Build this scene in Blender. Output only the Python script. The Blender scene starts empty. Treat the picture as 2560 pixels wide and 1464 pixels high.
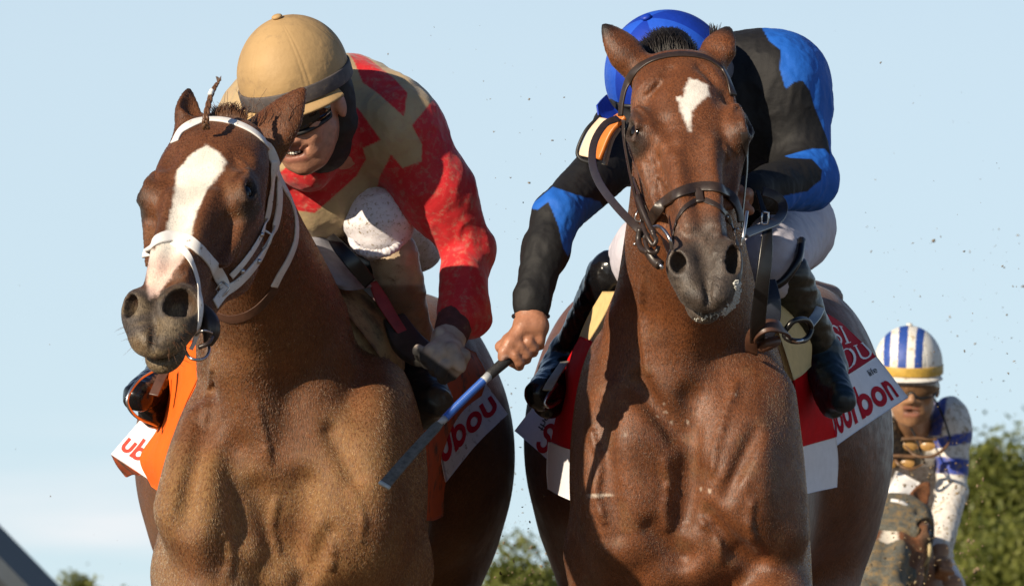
import bpy, math, random
import numpy as np
from mathutils import Vector
from mathutils.bvhtree import BVHTree

# ------------------------------------------------------------------ camera, sky, sun, exposure
scene = bpy.context.scene
COL = scene.collection
F_PX = 19200.0                       # focal length in photo pixels (2560 wide)
CAM = np.array([0.0, 0.0, 0.6])
_th = math.atan(0.07)
FWD = np.array([0.0, math.cos(_th), math.sin(_th)])
UPV = np.array([0.0, -math.sin(_th), math.cos(_th)])

cam_d = bpy.data.cameras.new('camera')
cam_d.sensor_width = 36.0
cam_d.lens = 36.0 * F_PX / 2560.0
cam_d.clip_start = 0.5
cam_d.clip_end = 5000.0
cam_d.dof.use_dof = True
cam_d.dof.focus_distance = 14.4
cam_d.dof.aperture_fstop = 21.0
cam = bpy.data.objects.new('camera', cam_d)
cam.location = CAM
cam.rotation_euler = (math.pi / 2 + _th, 0, 0)
COL.objects.link(cam)
scene.camera = cam

SUN_AZ = math.radians(43)            # sun stands behind the camera, to its left
SUN_EL = math.radians(22)
sun_dir = Vector((-math.sin(SUN_AZ) * math.cos(SUN_EL), -math.cos(SUN_AZ) * math.cos(SUN_EL), math.sin(SUN_EL)))
sun_d = bpy.data.lights.new('sun', 'SUN')
sun_d.energy = 5.0
sun_d.angle = math.radians(0.53)
sun_d.color = (1.0, 0.85, 0.65)
sun = bpy.data.objects.new('sun', sun_d)
sun.rotation_euler = sun_dir.to_track_quat('Z', 'Y').to_euler()
COL.objects.link(sun)

world = bpy.data.worlds.new('World')
scene.world = world
world.use_nodes = True
wn = world.node_tree
wn.nodes.clear()
w_out = wn.nodes.new('ShaderNodeOutputWorld')
w_bg = wn.nodes.new('ShaderNodeBackground')
w_sky = wn.nodes.new('ShaderNodeTexSky')
w_sky.sky_type = 'NISHITA'
w_sky.sun_disc = False
w_sky.sun_elevation = SUN_EL
w_sky.sun_rotation = math.atan2(sun_dir.x, sun_dir.y)
w_sky.altitude = 0
w_sky.air_density = 0.8
w_sky.dust_density = 0.0
w_sky.ozone_density = 6.0
w_bg.inputs['Strength'].default_value = 0.0645
# thin low clouds lying in the sky
w_tc = wn.nodes.new('ShaderNodeTexCoord')
w_map = wn.nodes.new('ShaderNodeMapping')
w_map.inputs['Scale'].default_value = (9, 9, 60)
w_map.inputs['Location'].default_value = (7.7, 1.1, 0.1)
w_noise = wn.nodes.new('ShaderNodeTexNoise')
w_noise.inputs['Scale'].default_value = 1.0
w_noise.inputs['Detail'].default_value = 5.0
w_ramp = wn.nodes.new('ShaderNodeMapRange')
w_ramp.inputs['From Min'].default_value = 0.50
w_ramp.inputs['From Max'].default_value = 0.72
w_sep = wn.nodes.new('ShaderNodeSeparateXYZ')
w_low = wn.nodes.new('ShaderNodeMapRange')          # clouds only near the horizon
w_low.inputs['From Min'].default_value = 0.055
w_low.inputs['From Max'].default_value = 0.038
w_mul = wn.nodes.new('ShaderNodeMath'); w_mul.operation = 'MULTIPLY'
w_mul2 = wn.nodes.new('ShaderNodeMath'); w_mul2.operation = 'MULTIPLY'; w_mul2.inputs[1].default_value = 0.85
w_mix = wn.nodes.new('ShaderNodeMix'); w_mix.data_type = 'RGBA'
w_mix.inputs['B'].default_value = (10.4, 10.3, 10.5, 1)
w_haze = wn.nodes.new('ShaderNodeMapRange')         # summer haze, thinning towards the zenith
w_haze.inputs['From Min'].default_value = 0.10
w_haze.inputs['From Max'].default_value = 0.5
w_haze.inputs['To Min'].default_value = 0.70
w_haze.inputs['To Max'].default_value = 0.0
w_hmix = wn.nodes.new('ShaderNodeMix'); w_hmix.data_type = 'RGBA'
w_hmix.inputs['B'].default_value = (8.5, 10.05, 10.6, 1)
L = wn.links.new
L(w_tc.outputs['Generated'], w_map.inputs['Vector'])
L(w_map.outputs['Vector'], w_noise.inputs['Vector'])
L(w_noise.outputs['Fac'], w_ramp.inputs['Value'])
L(w_tc.outputs['Generated'], w_sep.inputs['Vector'])
L(w_sep.outputs['Z'], w_low.inputs['Value'])
L(w_ramp.outputs['Result'], w_mul.inputs[0]); L(w_low.outputs['Result'], w_mul.inputs[1])
L(w_mul.outputs[0], w_mul2.inputs[0])
L(w_mul2.outputs[0], w_mix.inputs['Factor'])
L(w_sep.outputs['Z'], w_haze.inputs['Value'])
L(w_haze.outputs['Result'], w_hmix.inputs['Factor'])
L(w_sky.outputs['Color'], w_hmix.inputs['A'])
L(w_hmix.outputs['Result'], w_mix.inputs['A'])
L(w_mix.outputs['Result'], w_bg.inputs['Color'])
L(w_bg.outputs['Background'], w_out.inputs['Surface'])

vs = scene.view_settings
vs.view_transform = 'Standard'
vs.look = 'None'
vs.exposure = 0.5
vs.gamma = 1.0
vs.use_curve_mapping = False

# ------------------------------------------------------------------ small maths helpers
f32 = np.float32
def V(*a): return np.array(a, dtype=float)
def nrm(v): v = np.asarray(v, float); return v / (np.linalg.norm(v) + 1e-12)
def P(px, py, d):
    """point of the place seen at photo pixel (px, py), d metres away along the view"""
    return CAM + d * (FWD + (px - 1280.0) / F_PX * V(1, 0, 0) + (732.0 - py) / F_PX * UPV)
def RR(px, d): return px * d / F_PX
def to_px(v):
    r = np.asarray(v) - CAM
    d = r @ FWD
    return 1280 + F_PX * r[..., 0] / d, 732 - F_PX * (r @ UPV) / d
def sstep(a, b, x):
    t = np.clip((x - a) / (b - a), 0, 1); return t * t * (3 - 2 * t)
def crspline(pts, n, closed=False):
    """Catmull-Rom through pts, n samples per whole curve"""
    p = np.asarray(pts, float)
    if p.ndim == 1: p = p[:, None]
    m = len(p)
    ext = np.vstack([2 * p[0] - p[1], p, 2 * p[-1] - p[-2]])
    u = np.linspace(0, m - 1, n)
    i = np.minimum(u.astype(int), m - 2)
    t = (u - i)[:, None]
    a, b, c, d = ext[i], ext[i + 1], ext[i + 2], ext[i + 3]
    return 0.5 * ((2 * b) + (c - a) * t + (2 * a - 5 * b + 4 * c - d) * t ** 2 + (3 * b - a - 3 * c + d) * t ** 3)

_rs = np.random.RandomState(7)
_TAB = _rs.rand(64, 64, 64).astype(f32)
def vnoise(p, scale, seed=0):
    """value noise in 0..1 at points p (n,3)"""
    q = np.asarray(p) * scale + seed * 13.37
    i = np.floor(q).astype(int); t = q - i; t = t * t * (3 - 2 * t)
    r = 0
    for dx in (0, 1):
        for dy in (0, 1):
            for dz in (0, 1):
                w = (t[:, 0] if dx else 1 - t[:, 0]) * (t[:, 1] if dy else 1 - t[:, 1]) * (t[:, 2] if dz else 1 - t[:, 2])
                r = r + w * _TAB[(i[:, 0] + dx) & 63, (i[:, 1] + dy) & 63, (i[:, 2] + dz) & 63]
    return r
def fbm(p, scale, oct=3, seed=0):
    r = 0; a = 0.5; tot = 0
    for o in range(oct):
        r = r + a * vnoise(p, scale * 2 ** o, seed + o); tot += a; a *= 0.5
    return r / tot

# ------------------------------------------------------------------ implicit modelling: smooth blends of bodies on a grid, then one skin
def spaced(*segs):
    """coordinate array from (start, step) ... end"""
    out = []
    for (a, h), (b, _) in zip(segs[:-1], segs[1:]):
        n = max(1, int(round((b - a) / h))); out.append(np.linspace(a, b, n, endpoint=False))
    out.append(np.array([segs[-1][0]]))
    return np.concatenate(out).astype(f32)

class Field:
    def __init__(self, xs, ys, zs):
        self.g = (xs, ys, zs)
        self.f = np.full((len(xs), len(ys), len(zs)), 1.0, f32)
    def _sub(self, lo, hi):
        sl = []
        for a, l, h in zip(self.g, lo, hi):
            i = max(0, int(np.searchsorted(a, l)) - 1); j = min(len(a), int(np.searchsorted(a, h)) + 1)
            if j <= i: return None
            sl.append(slice(i, j))
        return tuple(sl)
    def op(self, prim, k=0.02, mode='add'):
        lo, hi, fn = prim
        m = k + 0.02
        sl = self._sub(np.asarray(lo) - m, np.asarray(hi) + m)
        if sl is None: return
        x = self.g[0][sl[0]][:, None, None]; y = self.g[1][sl[1]][None, :, None]; z = self.g[2][sl[2]][None, None, :]
        d = fn(x, y, z).astype(f32)
        a = self.f[sl]
        if mode == 'add':
            h = np.maximum(k - np.abs(a - d), 0); self.f[sl] = np.minimum(a, d) - h * h * f32(0.25 / k)
        elif mode == 'sub':
            d = -d
            h = np.maximum(k - np.abs(a - d), 0); self.f[sl] = np.maximum(a, d) + h * h * f32(0.25 / k)
        else:  # intersect
            h = np.maximum(k - np.abs(a - d), 0); self.f[sl] = np.maximum(a, d) + h * h * f32(0.25 / k)
    def S(self, px, py, sink=0.0, d0=13.5, d1=16.6):
        """point where the sight line through a photo pixel first meets the body so far, pushed in by sink"""
        ds = np.arange(d0, d1, 0.004)
        p = np.array([P(px, py, d) for d in ds])
        ix = [np.clip(np.searchsorted(g, p[:, i]), 0, len(g) - 1) for i, g in enumerate(self.g)]
        neg = np.nonzero(self.f[ix[0], ix[1], ix[2]] < 0)[0]
        d = ds[neg[0]] if len(neg) else 15.0
        return P(px, py, d + sink)
    def add(self, prim, k=0.02): self.op(prim, k, 'add')
    def sub(self, prim, k=0.01): self.op(prim, k, 'sub')
    def mesh(self):
        f = self.f; xs, ys, zs = self.g
        s = f < 0
        nx, ny, nz = f.shape
        acc = np.zeros((nx - 1, ny - 1, nz - 1), np.uint8)
        for dx in (0, 1):
            for dy in (0, 1):
                for dz in (0, 1):
                    acc += s[dx:nx - 1 + dx, dy:ny - 1 + dy, dz:nz - 1 + dz]
        act = (acc > 0) & (acc < 8)
        ci = np.argwhere(act)
        vid = np.full(act.shape, -1, np.int32)
        vid[act] = np.arange(len(ci), dtype=np.int32)
        offs = [(0, 0, 0), (1, 0, 0), (0, 1, 0), (1, 1, 0), (0, 0, 1), (1, 0, 1), (0, 1, 1), (1, 1, 1)]
        cv = np.stack([f[ci[:, 0] + o[0], ci[:, 1] + o[1], ci[:, 2] + o[2]] for o in offs], 1)
        pos = np.zeros((len(ci), 3)); cnt = np.zeros(len(ci))
        for a in range(8):
            for ax in range(3):
                b = a | (1 << ax)
                if b == a: continue
                va, vb = cv[:, a], cv[:, b]
                cr = (va < 0) != (vb < 0)
                t = np.where(cr, va / np.where(va == vb, 1, va - vb), 0)
                e = np.array(offs[a], float)[None, :].repeat(len(ci), 0)
                e[:, ax] += t
                pos += e * cr[:, None]; cnt += cr
        pos /= cnt[:, None]
        g = ci + pos
        v = np.stack([np.interp(g[:, i], np.arange(len(c)), c) for i, c in enumerate((xs, ys, zs))], 1)
        quads = []
        for ax in range(3):
            o1, o2 = [(1, 2), (2, 0), (0, 1)][ax]
            sl_a = [slice(None)] * 3; sl_b = [slice(None)] * 3
            sl_a[ax] = slice(0, -1); sl_b[ax] = slice(1, None)
            sa, sb = s[tuple(sl_a)], s[tuple(sl_b)]
            e = np.argwhere(sa != sb)
            n1, n2 = f.shape[o1] - 1, f.shape[o2] - 1
            e = e[(e[:, o1] > 0) & (e[:, o1] < n1) & (e[:, o2] > 0) & (e[:, o2] < n2)]
            inside = sa[e[:, 0], e[:, 1], e[:, 2]]
            def cell(d1, d2):
                c = e.copy(); c[:, o1] += d1; c[:, o2] += d2
                return vid[c[:, 0], c[:, 1], c[:, 2]]
            q = np.stack([cell(-1, -1), cell(0, -1), cell(0, 0), cell(-1, 0)], 1)
            q[~inside] = q[~inside][:, ::-1]
            quads.append(q)
        return v, np.concatenate(quads)

def smooth_mesh(v, q, it=1, lam=0.5):
    for _ in range(it):
        acc = np.zeros_like(v); n = np.zeros(len(v))
        for a in range(4):
            for b in ((a + 1) % 4, (a + 3) % 4):
                for c in range(3):
                    acc[:, c] += np.bincount(q[:, a], v[q[:, b], c], len(v))
                n += np.bincount(q[:, a], minlength=len(v))
        v = v + lam * (acc / np.maximum(n, 1)[:, None] - v)
    return v
def vnormals(v, q):
    n = np.cross(v[q[:, 2]] - v[q[:, 0]], v[q[:, 3]] - v[q[:, 1]])
    out = np.zeros_like(v)
    for a in range(4):
        for c in range(3): out[:, c] += np.bincount(q[:, a], n[:, c], len(v))
    return out / (np.linalg.norm(out, axis=1, keepdims=True) + 1e-12)

# primitives return (lo, hi, fn)
def sph(c, r): return ell(c, (r, r, r))
def ell(c, r, M=None):
    """ellipsoid, radii along the rows of M (three unit vectors)"""
    c = np.asarray(c, float); r = np.asarray(r, float)
    if M is None: M = np.eye(3)
    M = np.asarray(M, float)
    ext = np.sqrt(((M * r[:, None]) ** 2).sum(0))
    def fn(x, y, z):
        dx, dy, dz = x - f32(c[0]), y - f32(c[1]), z - f32(c[2])
        a = [(dx * f32(M[i, 0]) + dy * f32(M[i, 1]) + dz * f32(M[i, 2])) for i in range(3)]
        k0 = np.sqrt(sum((a[i] * f32(1 / r[i])) ** 2 for i in range(3)))
        k1 = np.sqrt(sum((a[i] * f32(1 / r[i] ** 2)) ** 2 for i in range(3)))
        return k0 * (k0 - 1) / np.maximum(k1, f32(1e-6))
    return c - ext, c + ext, fn
def cone(a, b, ra, rb):
    """rounded cone between two points"""
    a = np.asarray(a, float); b = np.asarray(b, float)
    ab = b - a; l2 = float(ab @ ab) + 1e-12
    lo = np.minimum(a - ra, b - rb); hi = np.maximum(a + ra, b + rb)
    def fn(x, y, z):
        dx, dy, dz = x - f32(a[0]), y - f32(a[1]), z - f32(a[2])
        t = np.clip((dx * f32(ab[0]) + dy * f32(ab[1]) + dz * f32(ab[2])) * f32(1 / l2), 0, 1)
        d = np.sqrt((dx - t * f32(ab[0])) ** 2 + (dy - t * f32(ab[1])) ** 2 + (dz - t * f32(ab[2])) ** 2)
        return d - (f32(ra) + t * f32(rb - ra))
    return lo, hi, fn
def chain(F, pts, k=0.02):
    """pts: list of (point, radius)"""
    for (a, ra), (b, rb) in zip(pts[:-1], pts[1:]): F.add(cone(a, b, ra, rb), k)
def loft(p0, p1, W, st, e=2.2, kc=0.02):
    """body along p0->p1; st rows: t, half width, dorsal, ventral[, side shift, dorsal shift]; dorsal = cross(W, axis)"""
    p0 = np.asarray(p0, float); p1 = np.asarray(p1, float)
    Lg = np.linalg.norm(p1 - p0); A = (p1 - p0) / Lg
    W = nrm(np.asarray(W, float) - A * (np.asarray(W, float) @ A)); D = np.cross(A, W)
    st = np.array([list(r) + [0] * (6 - len(r)) for r in st], float)
    tt = np.linspace(st[0, 0], st[-1, 0], 160)
    dense = crspline(st, 400); tab = [np.interp(tt, dense[:, 0], dense[:, c]).astype(f32) for c in range(1, 6)]
    mx = max(st[:, 1].max(), st[:, 2].max(), st[:, 3].max()) + np.abs(st[:, 4:]).max()
    c0 = p0 + A * Lg * st[0, 0]; c1 = p0 + A * Lg * st[-1, 0]
    lo = np.minimum(c0, c1) - mx; hi = np.maximum(c0, c1) + mx
    lo = np.maximum(lo, np.minimum(c0, c1) - mx); t0, t1 = st[0, 0], st[-1, 0]
    def fn(x, y, z):
        dx, dy, dz = x - f32(p0[0]), y - f32(p0[1]), z - f32(p0[2])
        s = (dx * f32(A[0]) + dy * f32(A[1]) + dz * f32(A[2])) * f32(1 / Lg)
        idx = np.clip((s - f32(t0)) * f32(159 / (t1 - t0)), 0, 158.999).astype(f32)
        i = idx.astype(np.int32); fr = idx - i
        w, dp, dn, cx, cd = [t[i] * (1 - fr) + t[i + 1] * fr for t in tab]
        u = (dx * f32(W[0]) + dy * f32(W[1]) + dz * f32(W[2]) - cx)
        v = (dx * f32(D[0]) + dy * f32(D[1]) + dz * f32(D[2]) - cd)
        rv = np.where(v > 0, dp, dn)
        rad = (np.abs(u / w) ** f32(e) + np.abs(v / rv) ** f32(e)) ** f32(1 / e)
        d = (rad - 1) * np.minimum(w, rv)
        cap = np.maximum(f32(t0) - s, s - f32(t1)) * f32(Lg)
        h = np.maximum(f32(kc) - np.abs(d - cap), 0)
        return np.maximum(d, cap) + h * h * f32(0.25 / kc)
    return lo, hi, fn
def frame(p0, p1, W):
    p0 = np.asarray(p0, float); p1 = np.asarray(p1, float)
    A = nrm(p1 - p0); W = nrm(np.asarray(W, float) - A * (np.asarray(W, float) @ A)); D = np.cross(A, W)
    return p0, A, W, D

# ------------------------------------------------------------------ objects
def link(name, me, mat=None, parent=None):
    o = bpy.data.objects.new(name, me); COL.objects.link(o)
    if mat is not None:
        for m in (mat if isinstance(mat, (list, tuple)) else [mat]): me.materials.append(m)
    if parent is not None: o.parent = parent
    return o
def mesh_np(name, v, faces, mat=None, parent=None, smooth=True, attrs=None, mats=None):
    """v (n,3); faces: (m,3|4) array or list of lists"""
    me = bpy.data.meshes.new(name)
    v = np.asarray(v, float)
    if isinstance(faces, np.ndarray):
        m, k = faces.shape
        me.vertices.add(len(v)); me.vertices.foreach_set('co', v.astype(f32).ravel())
        me.loops.add(m * k); me.loops.foreach_set('vertex_index', faces.astype(np.int32).ravel())
        me.polygons.add(m); me.polygons.foreach_set('loop_start', np.arange(0, m * k, k, dtype=np.int32))
        me.update(calc_edges=True)
    else:
        me.from_pydata(v.tolist(), [], [list(map(int, f)) for f in faces])
    if smooth: me.polygons.foreach_set('use_smooth', np.ones(len(me.polygons), bool))
    if mats is not None: me.polygons.foreach_set('material_index', np.asarray(mats, np.int32))
    for an, arr in (attrs or {}).items():
        arr = np.asarray(arr)
        if arr.ndim == 2:
            a = me.color_attributes.new(an, 'FLOAT_COLOR', 'POINT')
            c = np.ones((len(v), 4), f32); c[:, :3] = arr[:, :3]
            a.data.foreach_set('color', c.ravel())
        else:
            a = me.attributes.new(an, 'FLOAT', 'POINT'); a.data.foreach_set('value', arr.astype(f32))
    me.update()
    return link(name, me, mat, parent)
def thing(o, label, cat, group=None, kind=None):
    if label: o['label'] = label
    if cat: o['category'] = cat
    if group: o['group'] = group
    if kind: o['kind'] = kind
    return o
def root(name, loc, label, cat, group=None):
    o = bpy.data.objects.new(name, None); COL.objects.link(o)
    o.empty_display_size = 0.1
    o['base'] = list(map(float, loc))
    return thing(o, label, cat, group)
def settle(o):
    """move an Empty to its base point while its parts stay where they are"""
    b = Vector(o['base']); del o['base']
    for c in o.children:
        for g in (c,): g.location = Vector(g.location) - b
    o.location = b

def tube(pts, rad, n=8, caps=True, ns=None, flat=1.0, up=None):
    """round tube through pts (smoothed if ns); rad number or per control point; returns verts, faces"""
    pts = np.asarray(pts, float)
    rad = np.full(len(pts), rad, float) if np.isscalar(rad) else np.asarray(rad, float)
    if ns:
        r = crspline(rad, ns)[:, 0]; pts = crspline(pts, ns); rad = np.maximum(r, 1e-5)
    T = np.gradient(pts, axis=0); T /= np.linalg.norm(T, axis=1, keepdims=True) + 1e-12
    u = V(0, 0, 1) if up is None else np.asarray(up, float)
    if abs(T[0] @ u) > 0.95: u = V(1, 0, 0)
    N = []
    for t in T:
        u = nrm(u - t * (u @ t)); N.append(u)
    N = np.array(N); B = np.cross(T, N)
    a = np.arange(n) / n * 2 * math.pi
    v = pts[:, None] + rad[:, None, None] * (np.cos(a)[None, :, None] * N[:, None] * flat + np.sin(a)[None, :, None] * B[:, None])
    v = v.reshape(-1, 3); f = []
    m = len(pts)
    for i in range(m - 1):
        for j in range(n):
            f.append([i * n + j, i * n + (j + 1) % n, (i + 1) * n + (j + 1) % n, (i + 1) * n + j])
    if caps:
        f.append(list(range(n))[::-1]); f.append(list(range((m - 1) * n, m * n)))
    return v, f
def ribbon(pts, nor, width, thick, sections=None):
    """strap with rounded section following pts with outward normals"""
    pts = np.asarray(pts, float); nor = np.asarray(nor, float)
    width = np.full(len(pts), width, float) if np.isscalar(width) else np.asarray(width, float)
    T = np.gradient(pts, axis=0); T /= np.linalg.norm(T, axis=1, keepdims=True) + 1e-12
    nor = nor - T * (nor * T).sum(1, keepdims=True); nor /= np.linalg.norm(nor, axis=1, keepdims=True) + 1e-12
    S = np.cross(T, nor)
    sec = [(-1, -0.2), (-1, 0.55), (-0.95, 0.86), (-0.86, 0.97), (0, 1.0), (0.86, 0.97), (0.95, 0.86), (1, 0.55), (1, -0.2), (0.9, -0.6), (-0.9, -0.6)]
    n = len(sec); v = []
    for p, nn, s, w in zip(pts, nor, S, width):
        for a, b in sec: v.append(p + s * (a * w / 2) + nn * (b * thick))
    f = []
    m = len(pts)
    for i in range(m - 1):
        for j in range(n): f.append([i * n + j, i * n + (j + 1) % n, (i + 1) * n + (j + 1) % n, (i + 1) * n + j])
    f.append(list(range(n))[::-1]); f.append(list(range((m - 1) * n, m * n)))
    f = [list(reversed(q)) for q in f]
    return np.array(v), f
class Bag:
    """collects shapes into one mesh"""
    def __init__(self): self.v = []; self.f = []; self.m = []; self.n = 0
    def put(self, vf, mi=0):
        v, f = vf
        self.v.append(np.asarray(v)); self.f += [[i + self.n for i in q] for q in f]; self.m += [mi] * len(f); self.n += len(v)
        return self
    def build(self, name, mat, parent=None, smooth=True, attrs=None):
        return mesh_np(name, np.concatenate(self.v), self.f, mat, parent, smooth, attrs, self.m if any(self.m) else None)
def uvsphere(c, r, n=16, m=10, M=None):
    r = np.full(3, r, float) if np.isscalar(r) else np.asarray(r, float)
    M = np.eye(3) if M is None else np.asarray(M)
    v = [V(0, 0, 1)]
    for i in range(1, m):
        a = math.pi * i / m
        for j in range(n):
            b = 2 * math.pi * j / n; v.append(V(math.sin(a) * math.cos(b), math.sin(a) * math.sin(b), math.cos(a)))
    v.append(V(0, 0, -1)); f = []
    for j in range(n): f.append([0, 1 + j, 1 + (j + 1) % n])
    for i in range(m - 2):
        for j in range(n):
            a = 1 + i * n; b = a + n; f.append([a + j, b + j, b + (j + 1) % n, a + (j + 1) % n])
    last = len(v) - 1; a = 1 + (m - 2) * n
    for j in range(n): f.append([last, a + (j + 1) % n, a + j])
    return (np.array(v) * r) @ M + np.asarray(c), f
def bvh_of(*objs):
    """world-space ray target made of several meshes (all built with identity transforms)"""
    vs_, fs = [], []; n = 0
    for o in objs:
        me = o.data; a = np.zeros(len(me.vertices) * 3, f32); me.vertices.foreach_get('co', a); a = a.reshape(-1, 3)
        me.calc_loop_triangles()
        t = np.zeros(len(me.loop_triangles) * 3, np.int32); me.loop_triangles.foreach_get('vertices', t)
        vs_.append(a); fs.append(t.reshape(-1, 3) + n); n += len(a)
    return BVHTree.FromPolygons(np.concatenate(vs_).tolist(), np.concatenate(fs).tolist())
def on_surface(bvh, px, py, d0=None):
    """where the sight line through the pixel meets the surface"""
    o = Vector(CAM); dv = Vector(P(px, py, 1.0)) - o
    loc, n, i, dist = bvh.ray_cast(o, dv.normalized(), 40)
    if loc is None: return None
    return np.array(loc), np.array(n)
def strap_path(bvh, path, ns, d0=14.3, lift=0.002, dmax=99.0):
    """path of (px,py[,d]) pixels laid onto the surface; entries with d are free points"""
    p2 = crspline([(a[0], a[1]) for a in path], ns)
    fl = crspline([[a[2] if len(a) > 2 else -1.0] for a in path], ns)[:, 0]
    pts, nor = [], []
    lastn = V(0, -1, 0)
    hit = []
    for (x, y) in p2:
        h = on_surface(bvh, x, y)
        if h is not None and (h[0] - CAM) @ FWD > dmax: h = None
        hit.append(h)
    # fill the misses from the nearest hit depth
    good = [i for i, h in enumerate(hit) if h is not None]
    for i, h in enumerate(hit):
        if h is None:
            if good:
                j = min(good, key=lambda g: abs(g - i)); d = (hit[j][0] - CAM) @ FWD; n = hit[j][1]
            else: d = d0; n = V(0, -1, 0)
            pts.append(P(p2[i][0], p2[i][1], d)); nor.append(n)
        else: pts.append(h[0]); nor.append(h[1])
    pts = np.array(pts); nor = np.array(nor)
    for _ in range(3):
        nor[1:-1] = 0.25 * nor[:-2] + 0.5 * nor[1:-1] + 0.25 * nor[2:]
        dd = (pts - CAM) @ FWD; d2 = dd.copy(); d2[1:-1] = np.minimum(dd[1:-1], 0.25 * dd[:-2] + 0.5 * dd[1:-1] + 0.25 * dd[2:])
        pts = CAM + (pts - CAM) * (d2 / dd)[:, None]
    nor /= np.linalg.norm(nor, axis=1, keepdims=True)
    return pts + nor * lift, nor

# ------------------------------------------------------------------ materials
def mat_new(name):
    m = bpy.data.materials.new(name); m.use_nodes = True
    nt = m.node_tree; b = nt.nodes['Principled BSDF']
    return m, nt, b
def N(nt, typ, **kw):
    n = nt.nodes.new(typ)
    for k, v in kw.items():
        if k in n.inputs.keys() if hasattr(n.inputs, 'keys') else False: n.inputs[k].default_value = v
        else: setattr(n, k, v)
    return n
def simple_mat(name, col, rough=0.5, spec=0.5, metal=0.0, var=0.12, scale=60, bump=0.15, bscale=300, bdist=0.0006, dirt=None, dirt_scale=25, dirt_lo=0.58, dirt_hi=0.68, coat=0.0, sheen=0.0, attr=None):
    """one surface: colour with slight mottling, fine relief, optional specks of dried mud"""
    m, nt, b = mat_new(name)
    tc = N(nt, 'ShaderNodeTexCoord')
    n1 = N(nt, 'ShaderNodeTexNoise', Scale=scale, Detail=4.0); nt.links.new(tc.outputs['Object'], n1.inputs['Vector'])
    mr = N(nt, 'ShaderNodeMapRange'); mr.inputs['To Min'].default_value = 1 - var; mr.inputs['To Max'].default_value = 1 + var
    mr.inputs['From Min'].default_value = 0.3; mr.inputs['From Max'].default_value = 0.7
    nt.links.new(n1.outputs['Fac'], mr.inputs['Value'])
    mul = N(nt, 'ShaderNodeVectorMath', operation='SCALE')
    if attr:
        at = N(nt, 'ShaderNodeAttribute', attribute_name=attr); nt.links.new(at.outputs['Color'], mul.inputs[0])
    else: mul.inputs[0].default_value = col[:3]
    nt.links.new(mr.outputs['Result'], mul.inputs['Scale'])
    src = mul.outputs['Vector']
    rsrc = None
    if dirt:
        n2 = N(nt, 'ShaderNodeTexNoise', Scale=dirt_scale, Detail=6.0, Roughness=0.75); nt.links.new(tc.outputs['Object'], n2.inputs['Vector'])
        r2 = N(nt, 'ShaderNodeMapRange'); r2.inputs['From Min'].default_value = dirt_lo; r2.inputs['From Max'].default_value = dirt_hi
        nt.links.new(n2.outputs['Fac'], r2.inputs['Value'])
        mx = N(nt, 'ShaderNodeMix', data_type='RGBA'); mx.inputs['B'].default_value = (*dirt, 1)
        nt.links.new(r2.outputs['Result'], mx.inputs['Factor']); nt.links.new(src, mx.inputs['A']); src = mx.outputs['Result']
        rr = N(nt, 'ShaderNodeMapRange'); rr.inputs['To Min'].default_value = rough; rr.inputs['To Max'].default_value = 0.9
        nt.links.new(r2.outputs['Result'], rr.inputs['Value']); rsrc = rr.outputs['Result']
    nt.links.new(src, b.inputs['Base Color'])
    b.inputs['Roughness'].default_value = rough
    if rsrc is not None: nt.links.new(rsrc, b.inputs['Roughness'])
    b.inputs['Specular IOR Level'].default_value = spec; b.inputs['Metallic'].default_value = metal
    b.inputs['Coat Weight'].default_value = coat
    b.inputs['Sheen Weight'].default_value = sheen
    if bump:
        n3 = N(nt, 'ShaderNodeTexNoise', Scale=bscale, Detail=3.0); nt.links.new(tc.outputs['Object'], n3.inputs['Vector'])
        bp = N(nt, 'ShaderNodeBump', Strength=bump, Distance=bdist); nt.links.new(n3.outputs['Fac'], bp.inputs['Height'])
        nt.links.new(bp.outputs['Normal'], b.inputs['Normal'])
    return m
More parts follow.
